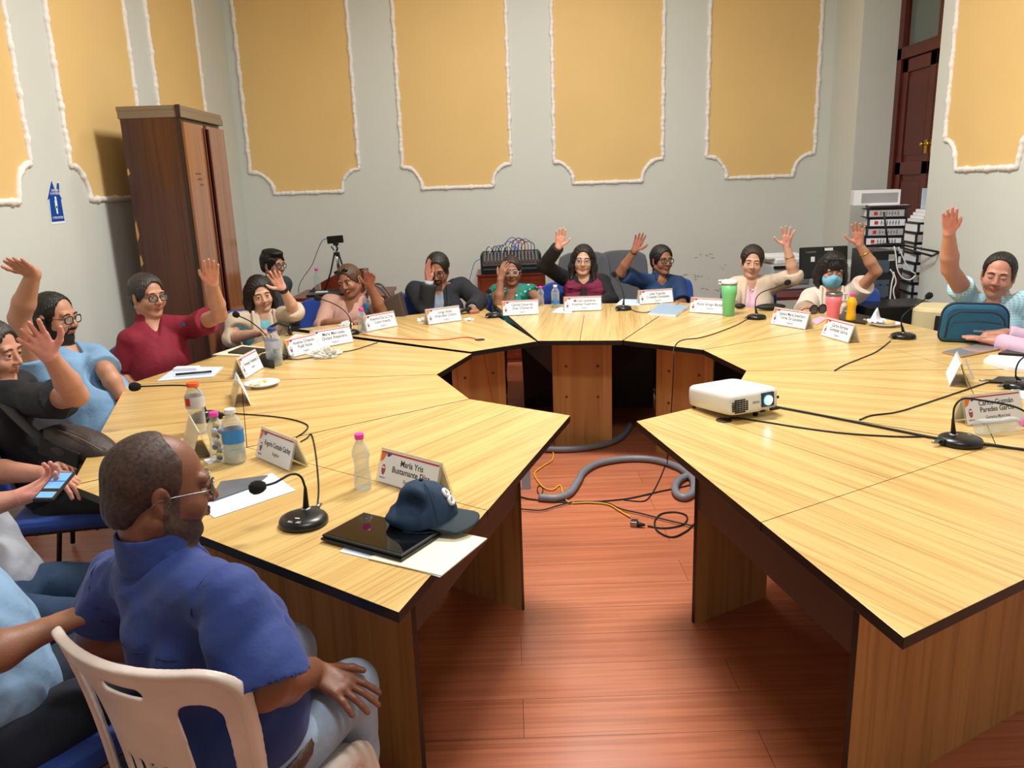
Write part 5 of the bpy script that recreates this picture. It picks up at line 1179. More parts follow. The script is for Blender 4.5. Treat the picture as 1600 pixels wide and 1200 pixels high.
ph = slab('smartphone', [(1472, 549), (1540, 534), (1569, 543), (1503, 556)], ZT, .010, mat('grey_phone_glass', (150, 148, 150), .08, coat=.5), 'large gold framed phone on the desk before the man with pink sleeves', 'phone', mat('gold_frame', (206, 158, 120), .3, .6), bevel=.003)
slab('dark_notebook', [(1560, 551), (1580, 543), (1640, 543), (1640, 556)], ZT, .012, MT['black'], 'black notebook at the right edge behind the stacked papers', 'notebook')
slab('paper_stack', [(1537, 562), (1548, 554), (1640, 560), (1640, 582), (1575, 573)], ZT, .018, MT['paper'], 'loose white papers stacked at the right edge', 'paper')
slab('dark_tablet', [(1545, 596), (1560, 588), (1640, 590), (1640, 600)], ZT, .008, MT['black'], 'black folder lying behind the right edge microphone', 'folder')
slab('blue_sheet', [(1573, 612), (1600, 600), (1660, 612), (1640, 640)], ZT, .004, MT['bluepaper'], 'bluish paper near the name plate at the right edge', 'paper')
pn = MB().tube([atz(1530, 594, .756)-atz(1530, 594, .756), atz(1556, 594, .756)-atz(1530, 594, .756)], .004, 8).build('pen', MT['steel'], loc=atz(1530, 594, .756)); tag(pn, 'silver and black pen at the right edge of the desk', 'pen')
# crumpled things and food plates
def crumple(name, px, r, m, label, cat, h=.5, seed=1, z=.751, n=14):
    c = atz(*px, z); rng = np.random.RandomState(seed); g = MB(); V_ = []
    for i in range(n+1):
        th = math.pi*.5*i/n; row = []
        for j in range(2*n): a = math.pi*j/n; k = 1+.34*math.sin(3*a+seed)*math.sin(4*th+seed)+.22*rng.randn()*(i > 0); row.append((r*k*math.cos(a)*math.cos(th), r*k*math.sin(a)*math.cos(th), max(.0, r*h*k*math.sin(th)+(.0 if i else 0))))
        row.append(row[0]); V_.append(row)
    g.grid(V_, smooth=False); return tag(g.build(name, m, loc=c), label, cat)
filmy = clearmat('cloudy_film', (240, 240, 236), .42, .15)
crumple('plastic_bag', (508, 556), .075, filmy, 'crumpled clear plastic bag with a napkin before two name plates', 'bag', .45, 3)
crumple('napkin', (660, 501), .030, MT['paper'], 'crumpled white napkin left of the suit jacket man name plate', 'napkin', .5, 5)
crumple('napkin', (733, 500), .030, MT['paper'], 'crumpled white napkin right of the suit jacket man name plate', 'napkin', .35, 6)
crumple('napkin', (541, 510), .035, MT['paper'], 'crumpled white napkin beside the dusty pink blouse woman microphone', 'napkin', .8, 9)
def food_plate(px, r, label, items):
    c = atz(*px, .7508); root = empty('food_plate', c, 0, label=label, cat='plate')
    MB().lathe([(r*.6, 0), (r*.62, .003), (r, .018), (r*.98, .020), (r*.60, .006), (.001, .006)], (0, 0, 0), 32, cap=False).build('dish', MT['paper'], root); return root, c
r0, c = food_plate((410, 603), .085, 'white disposable plate with leftover food beside the left name plates', 0)
for i in range(9): tag(MB().ball((c[0]+random.uniform(-.055, .05), c[1]+random.uniform(-.045, .045), .765), (random.uniform(.010, .022), random.uniform(.010, .018), .009), 5, 0, rotz(random.random()*3)).build('food_scrap', MT.setdefault('egg', mat('yellow_food', (236, 200, 120), .6)) if i % 2 else MT['paper']), 'scrap of leftover food on the white plate at the left', 'food', 'food scraps on the left plate')
r1, c = food_plate((1383, 509), .088, 'white disposable plate with bread and a napkin', 0)
tag(MB().ball((c[0]+.02, c[1]-.01, .772), (.036, .026, .014), 10).build('bread_roll', mat('bread_crust', (222, 176, 116), .7, var=.1)), 'small bread roll on the white plate', 'bread')
nk = MB(); rows = []
for i in range(9):
    row = []
    for j in range(9):
        u, v = i/8-.5, j/8-.5; row.append((u*.11+.01*math.sin(v*9), v*.09+.012*math.sin(u*7), .02+.085*math.exp(-((u+.05)**2*18+(v)**2*26))+.008*math.sin(u*19+v*13)))
    rows.append(row)
nk.grid(rows); tag(nk.build('napkin', MT['paper'], loc=(c[0]-.045, c[1]+.02, .762)), 'white peaked napkin standing on the bread plate', 'napkin')
nk = MB(); ro = [[(math.cos(a)*.004+u*.05, v, .07-u*.9*.06*1-.02*v*v*40) for v in np.linspace(-.06, .06, 5)] for u, a in zip(np.linspace(0, 1, 6), np.linspace(0, 1, 6))]
q = atz(1484, 604, .752); nk.frame(rotz(-.44)); nk.grid([[(u*.040+.040+.004*math.sin(v*50), v, .106-u*.085) for v in np.linspace(-.05, .045, 6)] for u in np.linspace(0, 1, 6)]); tag(nk.build('napkin', MT['paper'], loc=(q[0]+.05, q[1]+.07, .752)), 'white napkin draped over the end-on name plate at the right', 'napkin')
# round sunglasses, pouch, compact things
def shades(px, label, r=.027, yaw=0):
    c = atz(*px, .7508); root = empty('sunglasses', c, yaw, label=label, cat='sunglasses'); f = MB(); l = MB()
    for k in (-1, 1): pts = [(k*.034+r*math.cos(a), .0, r+r*math.sin(a)) for a in np.linspace(0, 2*math.pi, 24, endpoint=False)]; f.tube(pts, .0038, 8, closed=True); l.add(pts, [list(range(24))]); f.tube([(k*.062, 0, r*1.3), (k*.066, .05, r*1.1), (k*.055, .12, .004)], .0032, 6)
    f.tube([(-.008, 0, r*1.2), (0, -.002, r*1.35), (.008, 0, r*1.2)], .003, 6); f.build('frame', MT['black'], root); l.build('lens', mat('brown_lens', (96, 84, 86), .1), root)
shades((1278, 490), 'round dark sunglasses standing on the desk before the masked woman', .03, .25)
p = atz(1204, 484, .752); e_ = MB().ball((0, 0, .022), (.105, .05, .022), 12).build('pouch', MT['rubber'], loc=p); tag(e_, 'black oval pouch behind the green tumbler microphone', 'pouch')
p = atz(1156, 482, .752); tag(MB().ball((0, 0, .018), (.04, .03, .018), 8).build('coin_purse', MT['rubber'], loc=p), 'small black purse right behind the green tumbler', 'purse')
# headphones-like black strap and phone of the bob woman
g = MB().tube([(-.07, 0, .0), (-.06, .01, .06), (0, .02, .085), (.06, .01, .06), (.07, 0, 0)], .010, 8).build('headband', MT['rubber'], None)
hp = empty('headphones', atz(438, 525, .753), .4, label='black headphones before the woman in the beige blazer', cat='headphones'); g.parent = hp
for k in (-1, 1): MB().lathe([(.028, -.012), (.032, 0), (.028, .012)], (k*.062, 0, .035), 20, 0, roty(math.pi/2)).build('ear_cup', MT['black'], hp)
# phone held by the seated man
def held_phone():
    a, b = aty(66, 783, 2.10), aty(104, 738, 2.24); d = nrm(b-a); n_ = nrm(V(0, 0, CH)-a); n_ = nrm(n_-d*(n_@d)); n_ = nrm(n_*math.cos(.75)+np.cross(n_, d)*math.sin(.75)); n_ = nrm(n_-d*(n_@d)); x = np.cross(d, n_); R = np.stack([x, d, n_], 1)
    root = empty('smartphone', (a+b)/2, 0, label='black smartphone with a lit screen held by the man in the grey T-shirt', cat='phone')
    w = .058; h = np.linalg.norm(b-a)-.004; MB().box((0, 0, 0), (w, h, .009), None).build('phone_body', MT['black'], root, bevel=.003)
    s = MB(); em = mat('lit_phone_screen', (96, 150, 220), .2, emis=.8)
    for y, hh in ((h*.30, h*.30), (-.0, h*.24), (-h*.34, h*.2)): s.box((0, y, .0048), (w-.012, hh, .0006))
    s.build('screen', em, root)
    root.matrix_world = Matrix([[*R[i], float(((a+b)/2)[i])] for i in range(3)]+[[0, 0, 0, 1]])
held_phone()
# projector
def projector():
    a, b, c = atz(1141, 653, .772), atz(1212, 640, .772), atz(1071, 637, .772); X = nrm(b-a); Y = np.cross(V(0, 0, 1), X); Y2 = nrm(c-a)
    W, D, H = .250, .270, .078; ang = math.atan2(X[1], X[0])+.02; root = empty('projector', (a[0], a[1], .752), ang, label='white video projector on the right desk with its lens lit', cat='projector')
    Rt = rotx(.075)      # nose propped up on its front foot
    def pr(m): m.frame(rotx(-.06), (0, 0, .026)); return m
    body = pr(MB()); n = 28; lay = []
    for z, s_ in ((0, .95), (.006, .99), (.030, 1.0), (H-.018, .995), (H-.006, .975), (H, .93)):
        row = []
        for j in range(n):
            t = 2*math.pi*j/n; k = .22; cx, sy = math.copysign(abs(math.cos(t))**k, math.cos(t)), math.copysign(abs(math.sin(t))**k, math.sin(t)); row.append((W/2+W/2*s_*cx, D/2+D/2*s_*sy+(-.010*math.cos((cx*.5)*math.pi) if sy < 0 else 0), z))
        row.append(row[0]); lay.append(row)
    body.grid(lay[::-1] if False else lay); k0 = len(body.v); body.add([q for q in lay[-1][:-1]], [list(range(n))], 0); body.add([q for q in lay[0][:-1]], [list(range(n))[::-1]], 0)
    body.build('housing', MT['pwhite'], root)
    v = pr(MB())
    for i in range(6):
        for j in range(7):
            if (i in (0, 5)) and j in (0, 6): continue
            v.box((.012+i*.0125, -.0035-.0012*i*.5, .010+j*.0078), (.0088, .006, .0046))
    v.build('vent_grille', MT['rubber'], root)
    l = pr(MB()); l.box((W*.70, -.008, H*.54), (.062, .012, .056)); l.build('lens_window', mat('blue_black_glass', (24, 42, 60), .15), root, bevel=.004)
    l = pr(MB()); l.lathe([(.019, 0), (.019, .006), (.016, .009), (.001, .012)], (W*.69, -.013, H*.52), 28, 0, rotx(math.pi/2)); l.build('lens', mat('lit_lens', (90, 220, 250), .1, emis=4), root)
    text_mesh('brand_text', 'EPSON', .011, rotx(-.06)@rotx(math.pi/2), rotx(-.06)@V(W*.47, -.0108, H*.50)+V(0, 0, .026), MT['greyink'], root)
    f_ = MB().lathe([(.010, 0), (.010, .022), (.007, .026)], (W*.60, .03, 0), 16); f_.build('foot', MT['rubber'], root)
    for x in (.02, W-.02): MB().lathe([(.007, 0), (.007, .012)], (x, D-.03, .0), 12).build('foot', MT['rubber'], root)
    s = pr(MB()); s.box((W*.92, -.006, H*.55), (.008, .004, .010)); s.build('sensor', MT['rubber'], root); pr(MB()).box((W*.86, -.003, -.002), (.04, .012, .008)).build('lower_intake', MT['rubber'], root); pr(MB()).box((W*.62, -.003, -.002), (.02, .012, .006)).build('foot_release', MT['rubber'], root)
    d = bpy.data.lights.new('lens_light', 'SPOT'); d.energy = 18; d.color = (.55, .95, 1); d.spot_size = math.radians(50); d.shadow_soft_size = .012; d.spot_blend = .3
    o = bpy.data.objects.new('lens_light', d); C.objects.link(o); o.parent = root; o.location = (W*.69, -.035, .026+H*.5); o.rotation_euler = (math.radians(90+8), 0, 0)
projector()
# ------------------------------------------------------------------ wardrobe
def wardrobe():
    x0, x1, y0, y1 = -2.405, -2.02, 5.2, 5.95; ht = 2.215; root = empty('wardrobe', ((x0+x1)/2, (y0+y1)/2, 0), label='tall dark brown wooden wardrobe against the left wall', cat='wardrobe')
    cx, cy = (x0+x1)/2, (y0+y1)/2; w, d = x1-x0, y1-y0
    b = MB(); b.box((-.005, 0, ht/2-.03), (w-.03, d, ht-.06)); b.build('carcass', MT['walnut'], root, bevel=.003)
    e = MB(); e.box((w/2-.012, -d/2+.006, ht/2-.03), (.02, .016, ht-.07)); e.build('front_edge_strip', mat('dark_brown_edging', (40, 26, 20), .4), root)
    c = MB(); c.box((0, 0, ht-.015), (w+.01, d+.004, .03)); c.box((.006, 0, ht-.052), (w+.012, d+.010, .045)); c.build('cornice', mat('olive_brown_moulding', (122, 106, 84), .4), root, bevel=.004)
    c = MB().box((w/2-.004, -d/2-.004, ht-.037), (.028, .012, .075)).build('cornice_end_cap', MT['inside'], root)
    for i, (a, b_) in enumerate(((-d/2+.012, -.03), (.03, d/2-.006))):
        m = MB().box((w/2+.006, (a+b_)/2, ht/2-.02), (.018, b_-a, ht-.16)).build('door', MT['walnut_glare'], root, bevel=.002)
        hy = b_+.002 if i == 0 else a-.002
        MB().box((w/2+.012, hy+(-.012 if i == 0 else .010), ht/2+.02), (.026, .016, ht-.28)).build('door_handle', mat('red_brown_trim', (84, 30, 16), .25), m)
    s = MB().box((w/2+.001, 0, ht/2-.02), (.010, .05, ht-.16)).build('centre_gap', MT['rubber'], root)
    for z, h_ in ((ht-.42, .05), (1.38, .14), (1.22, .08)): MB().add([(x0-cx+.0105, -d/2-.0008, z), (x0-cx+.028, -d/2-.0008, z+h_*.3), (x0-cx+.020, -d/2-.0008, z+h_), (x0-cx+.0105, -d/2-.0008, z+h_*.8)], [(0, 1, 2, 3)]).build('chipped_edge', mat('bare_wood', (190, 138, 80), .7), root)
    q = MB()
    for k in range(3): q.box((w/2+.0156, -.22+.02*k, 1.80-.035*k), (.0006, .09-.02*k, .010))
    q.build('peeled_sticker_mark', mat('peeled_mark', (110, 52, 34), .6), root)
wardrobe()
# emergency sticker on the left wall
def sticker():
    px = [(80, 282), (88, 302), (89, 286), (92, 286), (93, 304), (97, 311), (95, 311), (101, 345), (81, 347), (77, 311), (74, 312)]
    P = [atx(x, y, XL+.002) for x, y in px]; c = sum(P)/len(P); root = empty('wall_sticker', c, 0, label='blue house shaped sticker with a white figure on the left wall', cat='sticker')
    B = MB().add([q-c+V(.0006, 0, 0) for q in P], [list(range(len(P)))[::-1]], 0); 
    cc = sum(P)/len(P); Wt = MB().add([(q-c)*1.10 for q in P], [list(range(len(P)))[::-1]], 0); Wt.build('white_border', MT['paper'], root); B.build('blue_house', mat('signal_blue', (8, 72, 160), .4), root)
    TR = np.stack([V(0, 1, 0), V(0, 0, 1), V(1, 0, 0)], 1); s = .075
    pos = lambda x, y: atx(x, y, XL+.0035)-c
    text_mesh('sticker_text', 'COMITÉ EN\nEL AUTORIDAD', .018, TR, pos(86, 300), MT['paper'], root, sx=.8); text_mesh('sticker_text', 'A TODO ESTUDIO', .018, TR, pos(91, 340), MT['paper'], root, sx=.75)
    f = MB(); a, b = pos(86.5, 311), pos(89.5, 334); 
    def quad(p, q, w): d = nrm(q-p); t = np.cross(V(1, 0, 0), d)*w; f.add([p-t, p+t, q+t, q-t], [(0, 1, 2, 3)])
    quad(pos(87, 313), pos(88.5, 325), .012); quad(pos(88.2, 322), pos(90, 334), .008); f.add([pos(86.8, 310)+V(0, .010*math.cos(t), .012*math.sin(t)) for t in np.linspace(0, 6.28, 14, endpoint=False)], [list(range(14))])
    f.build('white_figure', MT['paper'], root)
sticker()
# ------------------------------------------------------------------ chairs
def blue_chair(name, mt, label, tall=False):
    root = empty(name, (0, 0, 0), label=label, cat='chair')
    MB().box((0, 0, .435), (.46, .44, .055)).build('seat', mt, root, bevel=.022)
    g = MB(); hb = .31 if not tall else .52; z0 = .54 if not tall else .50; rows = []
    for i in range(9):
        row = []
        for j in range(11):
            u = -1+2*j/10; v = i/8; wd = .215*(1-.10*(2*v-1)**4)*(1 if not tall else 1.15); row.append((u*wd, -.235-.05*v+.045*u*u-.0, z0+hb*v*(1-.06*u**4)+.015*(1-u*u)*v))
        rows.append(row)
    g.grid(rows); o = g.build('backrest', mt, root); m = o.modifiers.new('pad', 'SOLIDIFY'); m.thickness = .045; m.offset = 0; b = o.modifiers.new('round', 'BEVEL'); b.width = .014; b.segments = 3; b.limit_method = 'ANGLE'
    for s in (-1, 1):
        MB().tube(smoothpath([(s*.20, .20, .012), (s*.20, .19, .39), (s*.20, .16, .405), (s*.20, -.18, .405), (s*.20, -.23, .43), (s*.20, -.262, .70)], 4), .011, 8).build('side_frame', MT['rubber'], root)
        MB().tube([(s*.20, -.17, .405), (s*.205, -.24, .012)], .011, 8).build('leg', MT['rubber'], root)
    MB().tube([(-.20, .10, .40), (.20, .10, .40)], .010, 8).build('crossbar', MT['rubber'], root); MB().tube([(-.20, -.12, .40), (.20, -.12, .40)], .010, 8).build('crossbar', MT['rubber'], root)
    return root
def dup(root, loc, rz, label, group):
    r = root.copy(); C.objects.link(r); r.location = loc; r.rotation_euler = (0, 0, rz); r['label'] = label; r['group'] = group
    for ch in list(root.children):
        c = ch.copy(); C.objects.link(c); c.parent = r
    return r
proto = None; GR = {5: 'x'}
LEGY = {1: 35}; SHX = {6: -.12, 8: -.24, 9: -.16, 11: -.14, 12: .12, 14: .16, 5: -.03}
who = ['', 'man at the lower left edge', 'man holding the phone', 'man in the black shirt', 'bearded man', 'man in the maroon polo', 'woman in the beige blazer by the wardrobe', 'young man by the back wall', 'woman in the dusty pink blouse', 'man in the suit jacket', 'woman in the green blouse', 'woman with the burgundy scarf', 'woman in the navy denim shirt', 'woman in the pink striped top', 'woman with the face mask', 'man in the checked shirt', 'man with pink sleeves']
for i, (Pv, cy, lb_) in enumerate(PEOPLE):
    if i == 0: continue
    cy = LEGY.get(i, cy); a = -math.radians(cy); f = V(math.sin(math.radians(cy)), math.cos(math.radians(cy)), 0); loc = (Pv[0]+f[0]*.06+SHX.get(i, 0), Pv[1]+f[1]*.06, 0)
    lab = 'blue upholstered chair with black frame under the '+who[i]
    if proto is None: proto = blue_chair('office_chair', MT['blue'], lab); proto.location = loc; proto.rotation_euler = (0, 0, a); proto['group'] = 'blue chairs around the desks'
    else: dup(proto, loc, a, lab, 'blue chairs around the desks')
gproto = None
for (px, lb_) in (((922, 470), 'tall grey chair back behind the woman with the burgundy scarf'), ((984, 470), 'tall grey chair back left of the woman in the navy denim shirt')):
    p = aty(px[0], px[1], 6.95)
    if gproto is None: gproto = blue_chair('grey_chair', MT['greychair'], lb_, True); gproto.location = (p[0], p[1]+.28, 0); gproto.rotation_euler = (0, 0, math.pi); gproto['group'] = 'grey chairs by the back wall'
    else: dup(gproto, (p[0], p[1]+.28, 0), math.pi, lb_, 'grey chairs by the back wall')
# ------------------------------------------------------------------ white plastic chair
def plastic_chair():
    A1, B1 = V(-.925, 1.320, .86), V(-.530, 1.140, .86); X = nrm(B1-A1); yaw = math.atan2(X[1], X[0]); c = (A1+B1)/2
    root = empty('plastic_chair', (c[0]+.10, c[1]+.22, 0), yaw, label='white plastic monobloc chair the bald man sits on', cat='chair')
    off = rotz(-yaw)@V(-.10, -.22, 0)       # top of backrest centre in chair coordinates
    M_ = MT['chairwhite']; W = .245
    # backrest as a perforated shell
    h = .0036; us = np.arange(-.27, .27, h); vs = np.arange(-.03, .50, h); ws = np.arange(-.055, .105, h)
    U, Vv, Wv = np.meshgrid(us, vs, ws, indexing='ij')
    def rbox(x, y, cx, cy, hx, hy, r): dx, dy = np.abs(x-cx)-hx+r, np.abs(y-cy)-hy+r; return np.minimum(np.maximum(dx, dy), 0)+np.sqrt(np.maximum(dx, 0)**2+np.maximum(dy, 0)**2)-r
    taper = 1-.16*np.clip((.43-Vv)/.43, 0, 1)
    d2 = rbox(U/taper, Vv, 0, .205, W, .235, .085)
    for sx in (-1, 1):
        cx = sx*(.150)*1.0; hole = rbox((U/taper), Vv, cx, .20, .042, .155, .035); d2 = np.maximum(d2, -hole)
    d2 = np.maximum(d2, -rbox(U, Vv, 0, .375, .050, .011, .010))
    for k in range(5): d2 = np.maximum(d2, -rbox(U, Vv, (k-2)*.0335, .10, .0075, .085, .007))
    curve = .062*(U/.23)**2*1.0+.020*np.sin(Vv*6)-.012
    rim = np.where(np.abs(rbox(U/taper, Vv, 0, .205, W, .235, .085)) < .016, .011, .0045)
    e2 = np.abs(Wv-curve)-rim; k_ = .006; hh = np.clip(.5-.5*(d2-e2)/k_, 0, 1); D = (d2*(1-hh)+e2*hh+k_*hh*(1-hh)).astype(np.float32)
    v, q = nets(D, V(us[0], vs[0], ws[0]), h); v = relax(v, q, 3)
    # place: v up with backward lean; w towards the sitter
    lean = .20; P = np.stack([v[:, 0], v[:, 2]*math.cos(lean)-(v[:, 1]-.44)*math.sin(lean)*1.0, .86+(v[:, 1]-.44)*math.cos(lean)+v[:, 2]*math.sin(lean)], 1)
    P[:, 1] += off[1]; P[:, 0] += off[0]
    link_mesh('backrest', P, q, M_, root, smooth=True)
    s = MB(); rows = []
    for i in range(13):
        row = []
        for j in range(13):
            u, t = -1+2*j/12, i/12; wd = .20+.005*t; row.append((off[0]+u*wd, off[1]+.09+.35*t, .435-.022*(1-u*u)*math.sin(t*math.pi)-(.03*max(0, t-.85)/.15)-(.030*max(0, abs(u)-.85)/.15)))
        rows.append(row)
    s.grid(rows); o = s.build('seat', M_, root); m = o.modifiers.new('t', 'SOLIDIFY'); m.thickness = .008
    sk_ = MB()
    for sx in (-1, 1):
        x0 = off[0]+sx*.195
        front = smoothpath([(x0+sx*.035, off[1]+.47, .0), (x0+sx*.022, off[1]+.455, .20), (x0+sx*.008, off[1]+.43, .40), (x0, off[1]+.36, .425), (x0, off[1]+.24, .42)], 6)
        MB().tube(front, [.030]*len(front), 10, flat=.55).build('leg', M_, root)
        back = smoothpath([(x0+sx*.045, off[1]+.0, .0), (x0+sx*.03, off[1]+.045, .20), (x0+sx*.008, off[1]+.09, .40), (x0-sx*.01, off[1]+.12, .43)], 6)
        MB().tube(back, .028, 10, flat=.55).build('leg', M_, root)
        ap = MB(); ap.grid([[(x0+sx*.004, off[1]+.06+.38*t, z) for z in (.43, .43-.05*(1+.9*(2*t-1)**2)-.0)] for t in np.linspace(0, 1, 14)]); o = ap.build('apron', M_, root); m = o.modifiers.new('t', 'SOLIDIFY'); m.thickness = .012
    R = np.stack([V(1, 0, 0), V(0, math.sin(lean), math.cos(lean)), V(0, -math.cos(lean), math.sin(lean))], 1)
plastic_chair()

# ------------------------------------------------------------------ bags
def shoulder_bag():
    c = aty(122, 697, 2.80); root = empty('shoulder_bag', c, 0, label='dark brown leather shoulder bag on the lap of the man in black', cat='bag'); lm = mat('brown_grained_leather', (58, 48, 46), .5, bump=.3, bscale=200)
    s = SDF(); R = rotz(-.25)@roty(.30); s.ell(V(0, 0, 0), (.155, .075, .062), R, .02); s.ell(R@V(.03, 0, .02), (.14, .07, .05), R, .03); s.ell(R@V(-.04, -.01, -.01), (.10, .07, .05), R, .03); s.fn(folds(.004, 40, 8)); v, q = s.mesh(.006); link_mesh('bag_body', v, q, lm, root, smooth=True)
    f = MB(); f.box(R@V(-.01, -.078, -.006), (.17, .010, .062), R); f.build('pocket', MT['rubber'], root, bevel=.004); st = MB()
    for y in (-.02, 0, .02): st.tube([R@V(x, y-.028, .066-.9*x*x) for x in np.linspace(-.05, .14, 8)], .0014, 5)
    st.build('stitching', mat('tan_thread', (150, 120, 100), .8), root); MB().box(R@V(-.135, -.03, .02), (.012, .05, .016), R).build('buckle', MT['chrome'], root, bevel=.002)
shoulder_bag()
def handbag():
    p = aty(604, 503, 5.82); root = empty('handbag', p, -.15, label='dark brown handbag with two looped handles on the desk edge', cat='handbag'); lm = mat('dark_taupe_leather', (72, 60, 56), .45, bump=.15, bscale=200)
    g = MB(); g.prism([(-.13, 0), (.17, 0), (.125, .225), (-.10, .12), (-.13, .10)], -.05, .05, 0, axis='y'); g.v = [[x, y+0, z] for x, y, z in g.v]; g.build('bag_body', lm, root, bevel=.012)
    for y in (-.035, .035): MB().tube(smoothpath([(-.10, y, .10), (-.12, y*1.2, .20), (-.09, y*1.3, .27), (-.03, y*1.2, .27), (.03, y, .20), (.06, y, .17)], 6), .0085, 8).build('handle', lm, root)
    MB().box((-.02, -.054, .12), (.03, .004, .02)).build('buckle', MT['chrome'], root)
handbag()
def backpack():
    p = aty(1520, 522, 4.16); root = empty('backpack', (p[0], p[1], .752), math.radians(-25), label='teal blue backpack standing on the desk edge before the man in the checked shirt', cat='backpack'); cm = mat('teal_nylon', (14, 84, 116), .6, bump=.3, bscale=300); dk = mat('navy_trim', (12, 26, 48), .6)
    def outline(w, h, r=.07, n=8):
        P = []; 
        for cx, cz, a0 in ((w-r*.5, r*.5, -90), (w-r*1.1, h-r, 0), (-w+r*1.1, h-r, 90), (-w+r*.5, r*.5, 180)):
            rr = r*.5 if cz < h*.5 else r
            for k in range(n+1): a = math.radians(a0+90*k/n); P.append((cx+rr*math.cos(a), cz+rr*math.sin(a)))
        return P
    MB().prism(outline(.160, .205), -.10, .03, 0, axis='y').build('main_compartment', cm, root, bevel=.020)
    MB().prism(outline(.130, .145), -.135, -.09, 0, axis='y').build('front_pocket', cm, root, bevel=.014)
    z = MB(); z.tube([(x, .0, zz) for x, zz in outline(.162, .208)], .007, 6, closed=True); z.build('piping', dk, root)
    z = MB(); z.tube([(x, -.098, zz) for x, zz in outline(.138, .178)[9:28]], .0045, 6); z.build('zipper', dk, root)
    z = MB(); z.tube([(x, -.1365+.0, zz) for x, zz in [(-.11, .125), (0, .135), (.11, .125)]], .003, 6); z.build('zipper', dk, root)
    MB().box((.01, -.138, .085), (.045, .004, .009)).build('logo_patch', MT['steel'], root)
backpack()

# ------------------------------------------------------------------ back of the room, left
def tripod():
    c = aty(524, 378, 7.35); zt = .742; root = empty('phone_tripod', (c[0], c[1], zt), 0, label='black phone on a small tripod standing on the cherry desk', cat='tripod')
    top = c[2]+.022-zt; MB().box((0, 0, top+.0), (.15, .014, .068), roty(-.05)).build('phone', MT['black'], root, bevel=.004)
    MB().box((0, .012, top-.045), (.045, .03, .02)).build('phone_clamp', MT['rubber'], root); MB().tube([(0, .01, top-.05), (.012, .01, top-.08), (0, .01, top-.11)], .009, 8).build('ball_head', MT['rubber'], root)
    MB().tube([(-.02, .01, top-.10), (-.045, .01, top-.06)], .006, 8).build('pan_handle', MT['rubber'], root)
    MB().tube([(0, .01, top-.34), (0, .01, top-.10)], .009, 10).build('centre_column', MT['chrome'], root); MB().box((0, .01, top-.13), (.05, .04, .03)).build('collar', MT['rubber'], root, bevel=.004)
    for a in (200, 340, 90): d = V(math.cos(math.radians(a)), math.sin(math.radians(a)), 0); MB().tube([V(0, .01, top-.13)+d*.02, V(0, .01, top-.30)+d*.07, V(0, .01, 0)+d*.15], [.009, .008, .007], 8).build('leg', MT['rubber'] if a != 200 else MT['rubber'], root)
    return c
c = tripod()
cable('phone_cable', 'thin black cable drooping from the phone on the tripod to the desk', [aty(512, 372, 7.35), aty(503, 377, 7.35), aty(495, 395, 7.35), aty(487, 415, 7.35), aty(475, 432, 7.35), aty(468, 445, 7.33), aty(466, 458, 7.3)], .003, K_)
def cherry_desk():
    a, b = aty(452, 462, 7.1), aty(570, 460, 7.1); x0, x1 = a[0], b[0]+.2; root = empty('cherry_desk', ((x0+x1)/2, 7.4, 0), label='reddish cherry desk at the back wall with sloping gallery boards', cat='desk'); w = x1-x0
    MB().box((0, 0, .725), (w, .66, .03)).build('desktop', MT['cherry'], root, bevel=.003); MB().box((0, -.31, .46), (w-.06, .02, .50)).build('front_panel', MT['cherry'], root)
    for s in (-1, 1): MB().box((s*(w/2-.03), 0, .355), (.025, .60, .71)).build('side_panel', MT['cherry'], root)
    MB().prism([(-w/2+.06, .74), (-w/2+.10, .78), (-w/2+.40, .93), (-w/2+.62, .93), (-w/2+.62, .74)], -.30, -.28, 0, axis='y').build('gallery_board', MT['cherry'], root)
    MB().box((-w/2+.62, .14, .84), (.02, .28, .19)).build('gallery_board', MT['cherry'], root)
    return root
cherry_desk()
p = aty(510, 455, 7.25); lp = empty('laptop', (p[0], 7.25, .742), .1, label='open dark laptop lying on the cherry desk', cat='laptop'); MB().box((0, 0, .010), (.34, .23, .018)).build('keyboard_base', MT['black'], lp, bevel=.003); MB().box((0, .13, .022), (.34, .06, .010), rotx(.2)).build('lid', MT['rubber'], lp)
p = aty(502, 449, 7.2); tag(MB().box((0, 0, 0), (.11, .05, .014)).build('stapler', MT['pwhite'], loc=(p[0], 7.2, .775), bevel=.004), 'small white box lying on the laptop', 'box')
p = aty(494, 424, 7.25); g = empty('bottle', (aty(494, 455, 7.32)[0], 7.40, .742), 0, label='clear bottle with a pink cap on the cherry desk', cat='bottle', group='drink bottles on the desks'); MB().lathe([(.026, 0), (.03, .01), (.028, .10), (.03, .15), (.012, .20), (.012, .215)], (0, 0, 0), 20).build('bottle_body', MT['clear'], g); MB().lathe([(.015, .21), (.015, .235)], (0, 0, 0), 16).build('cap', MT['pink'], g)
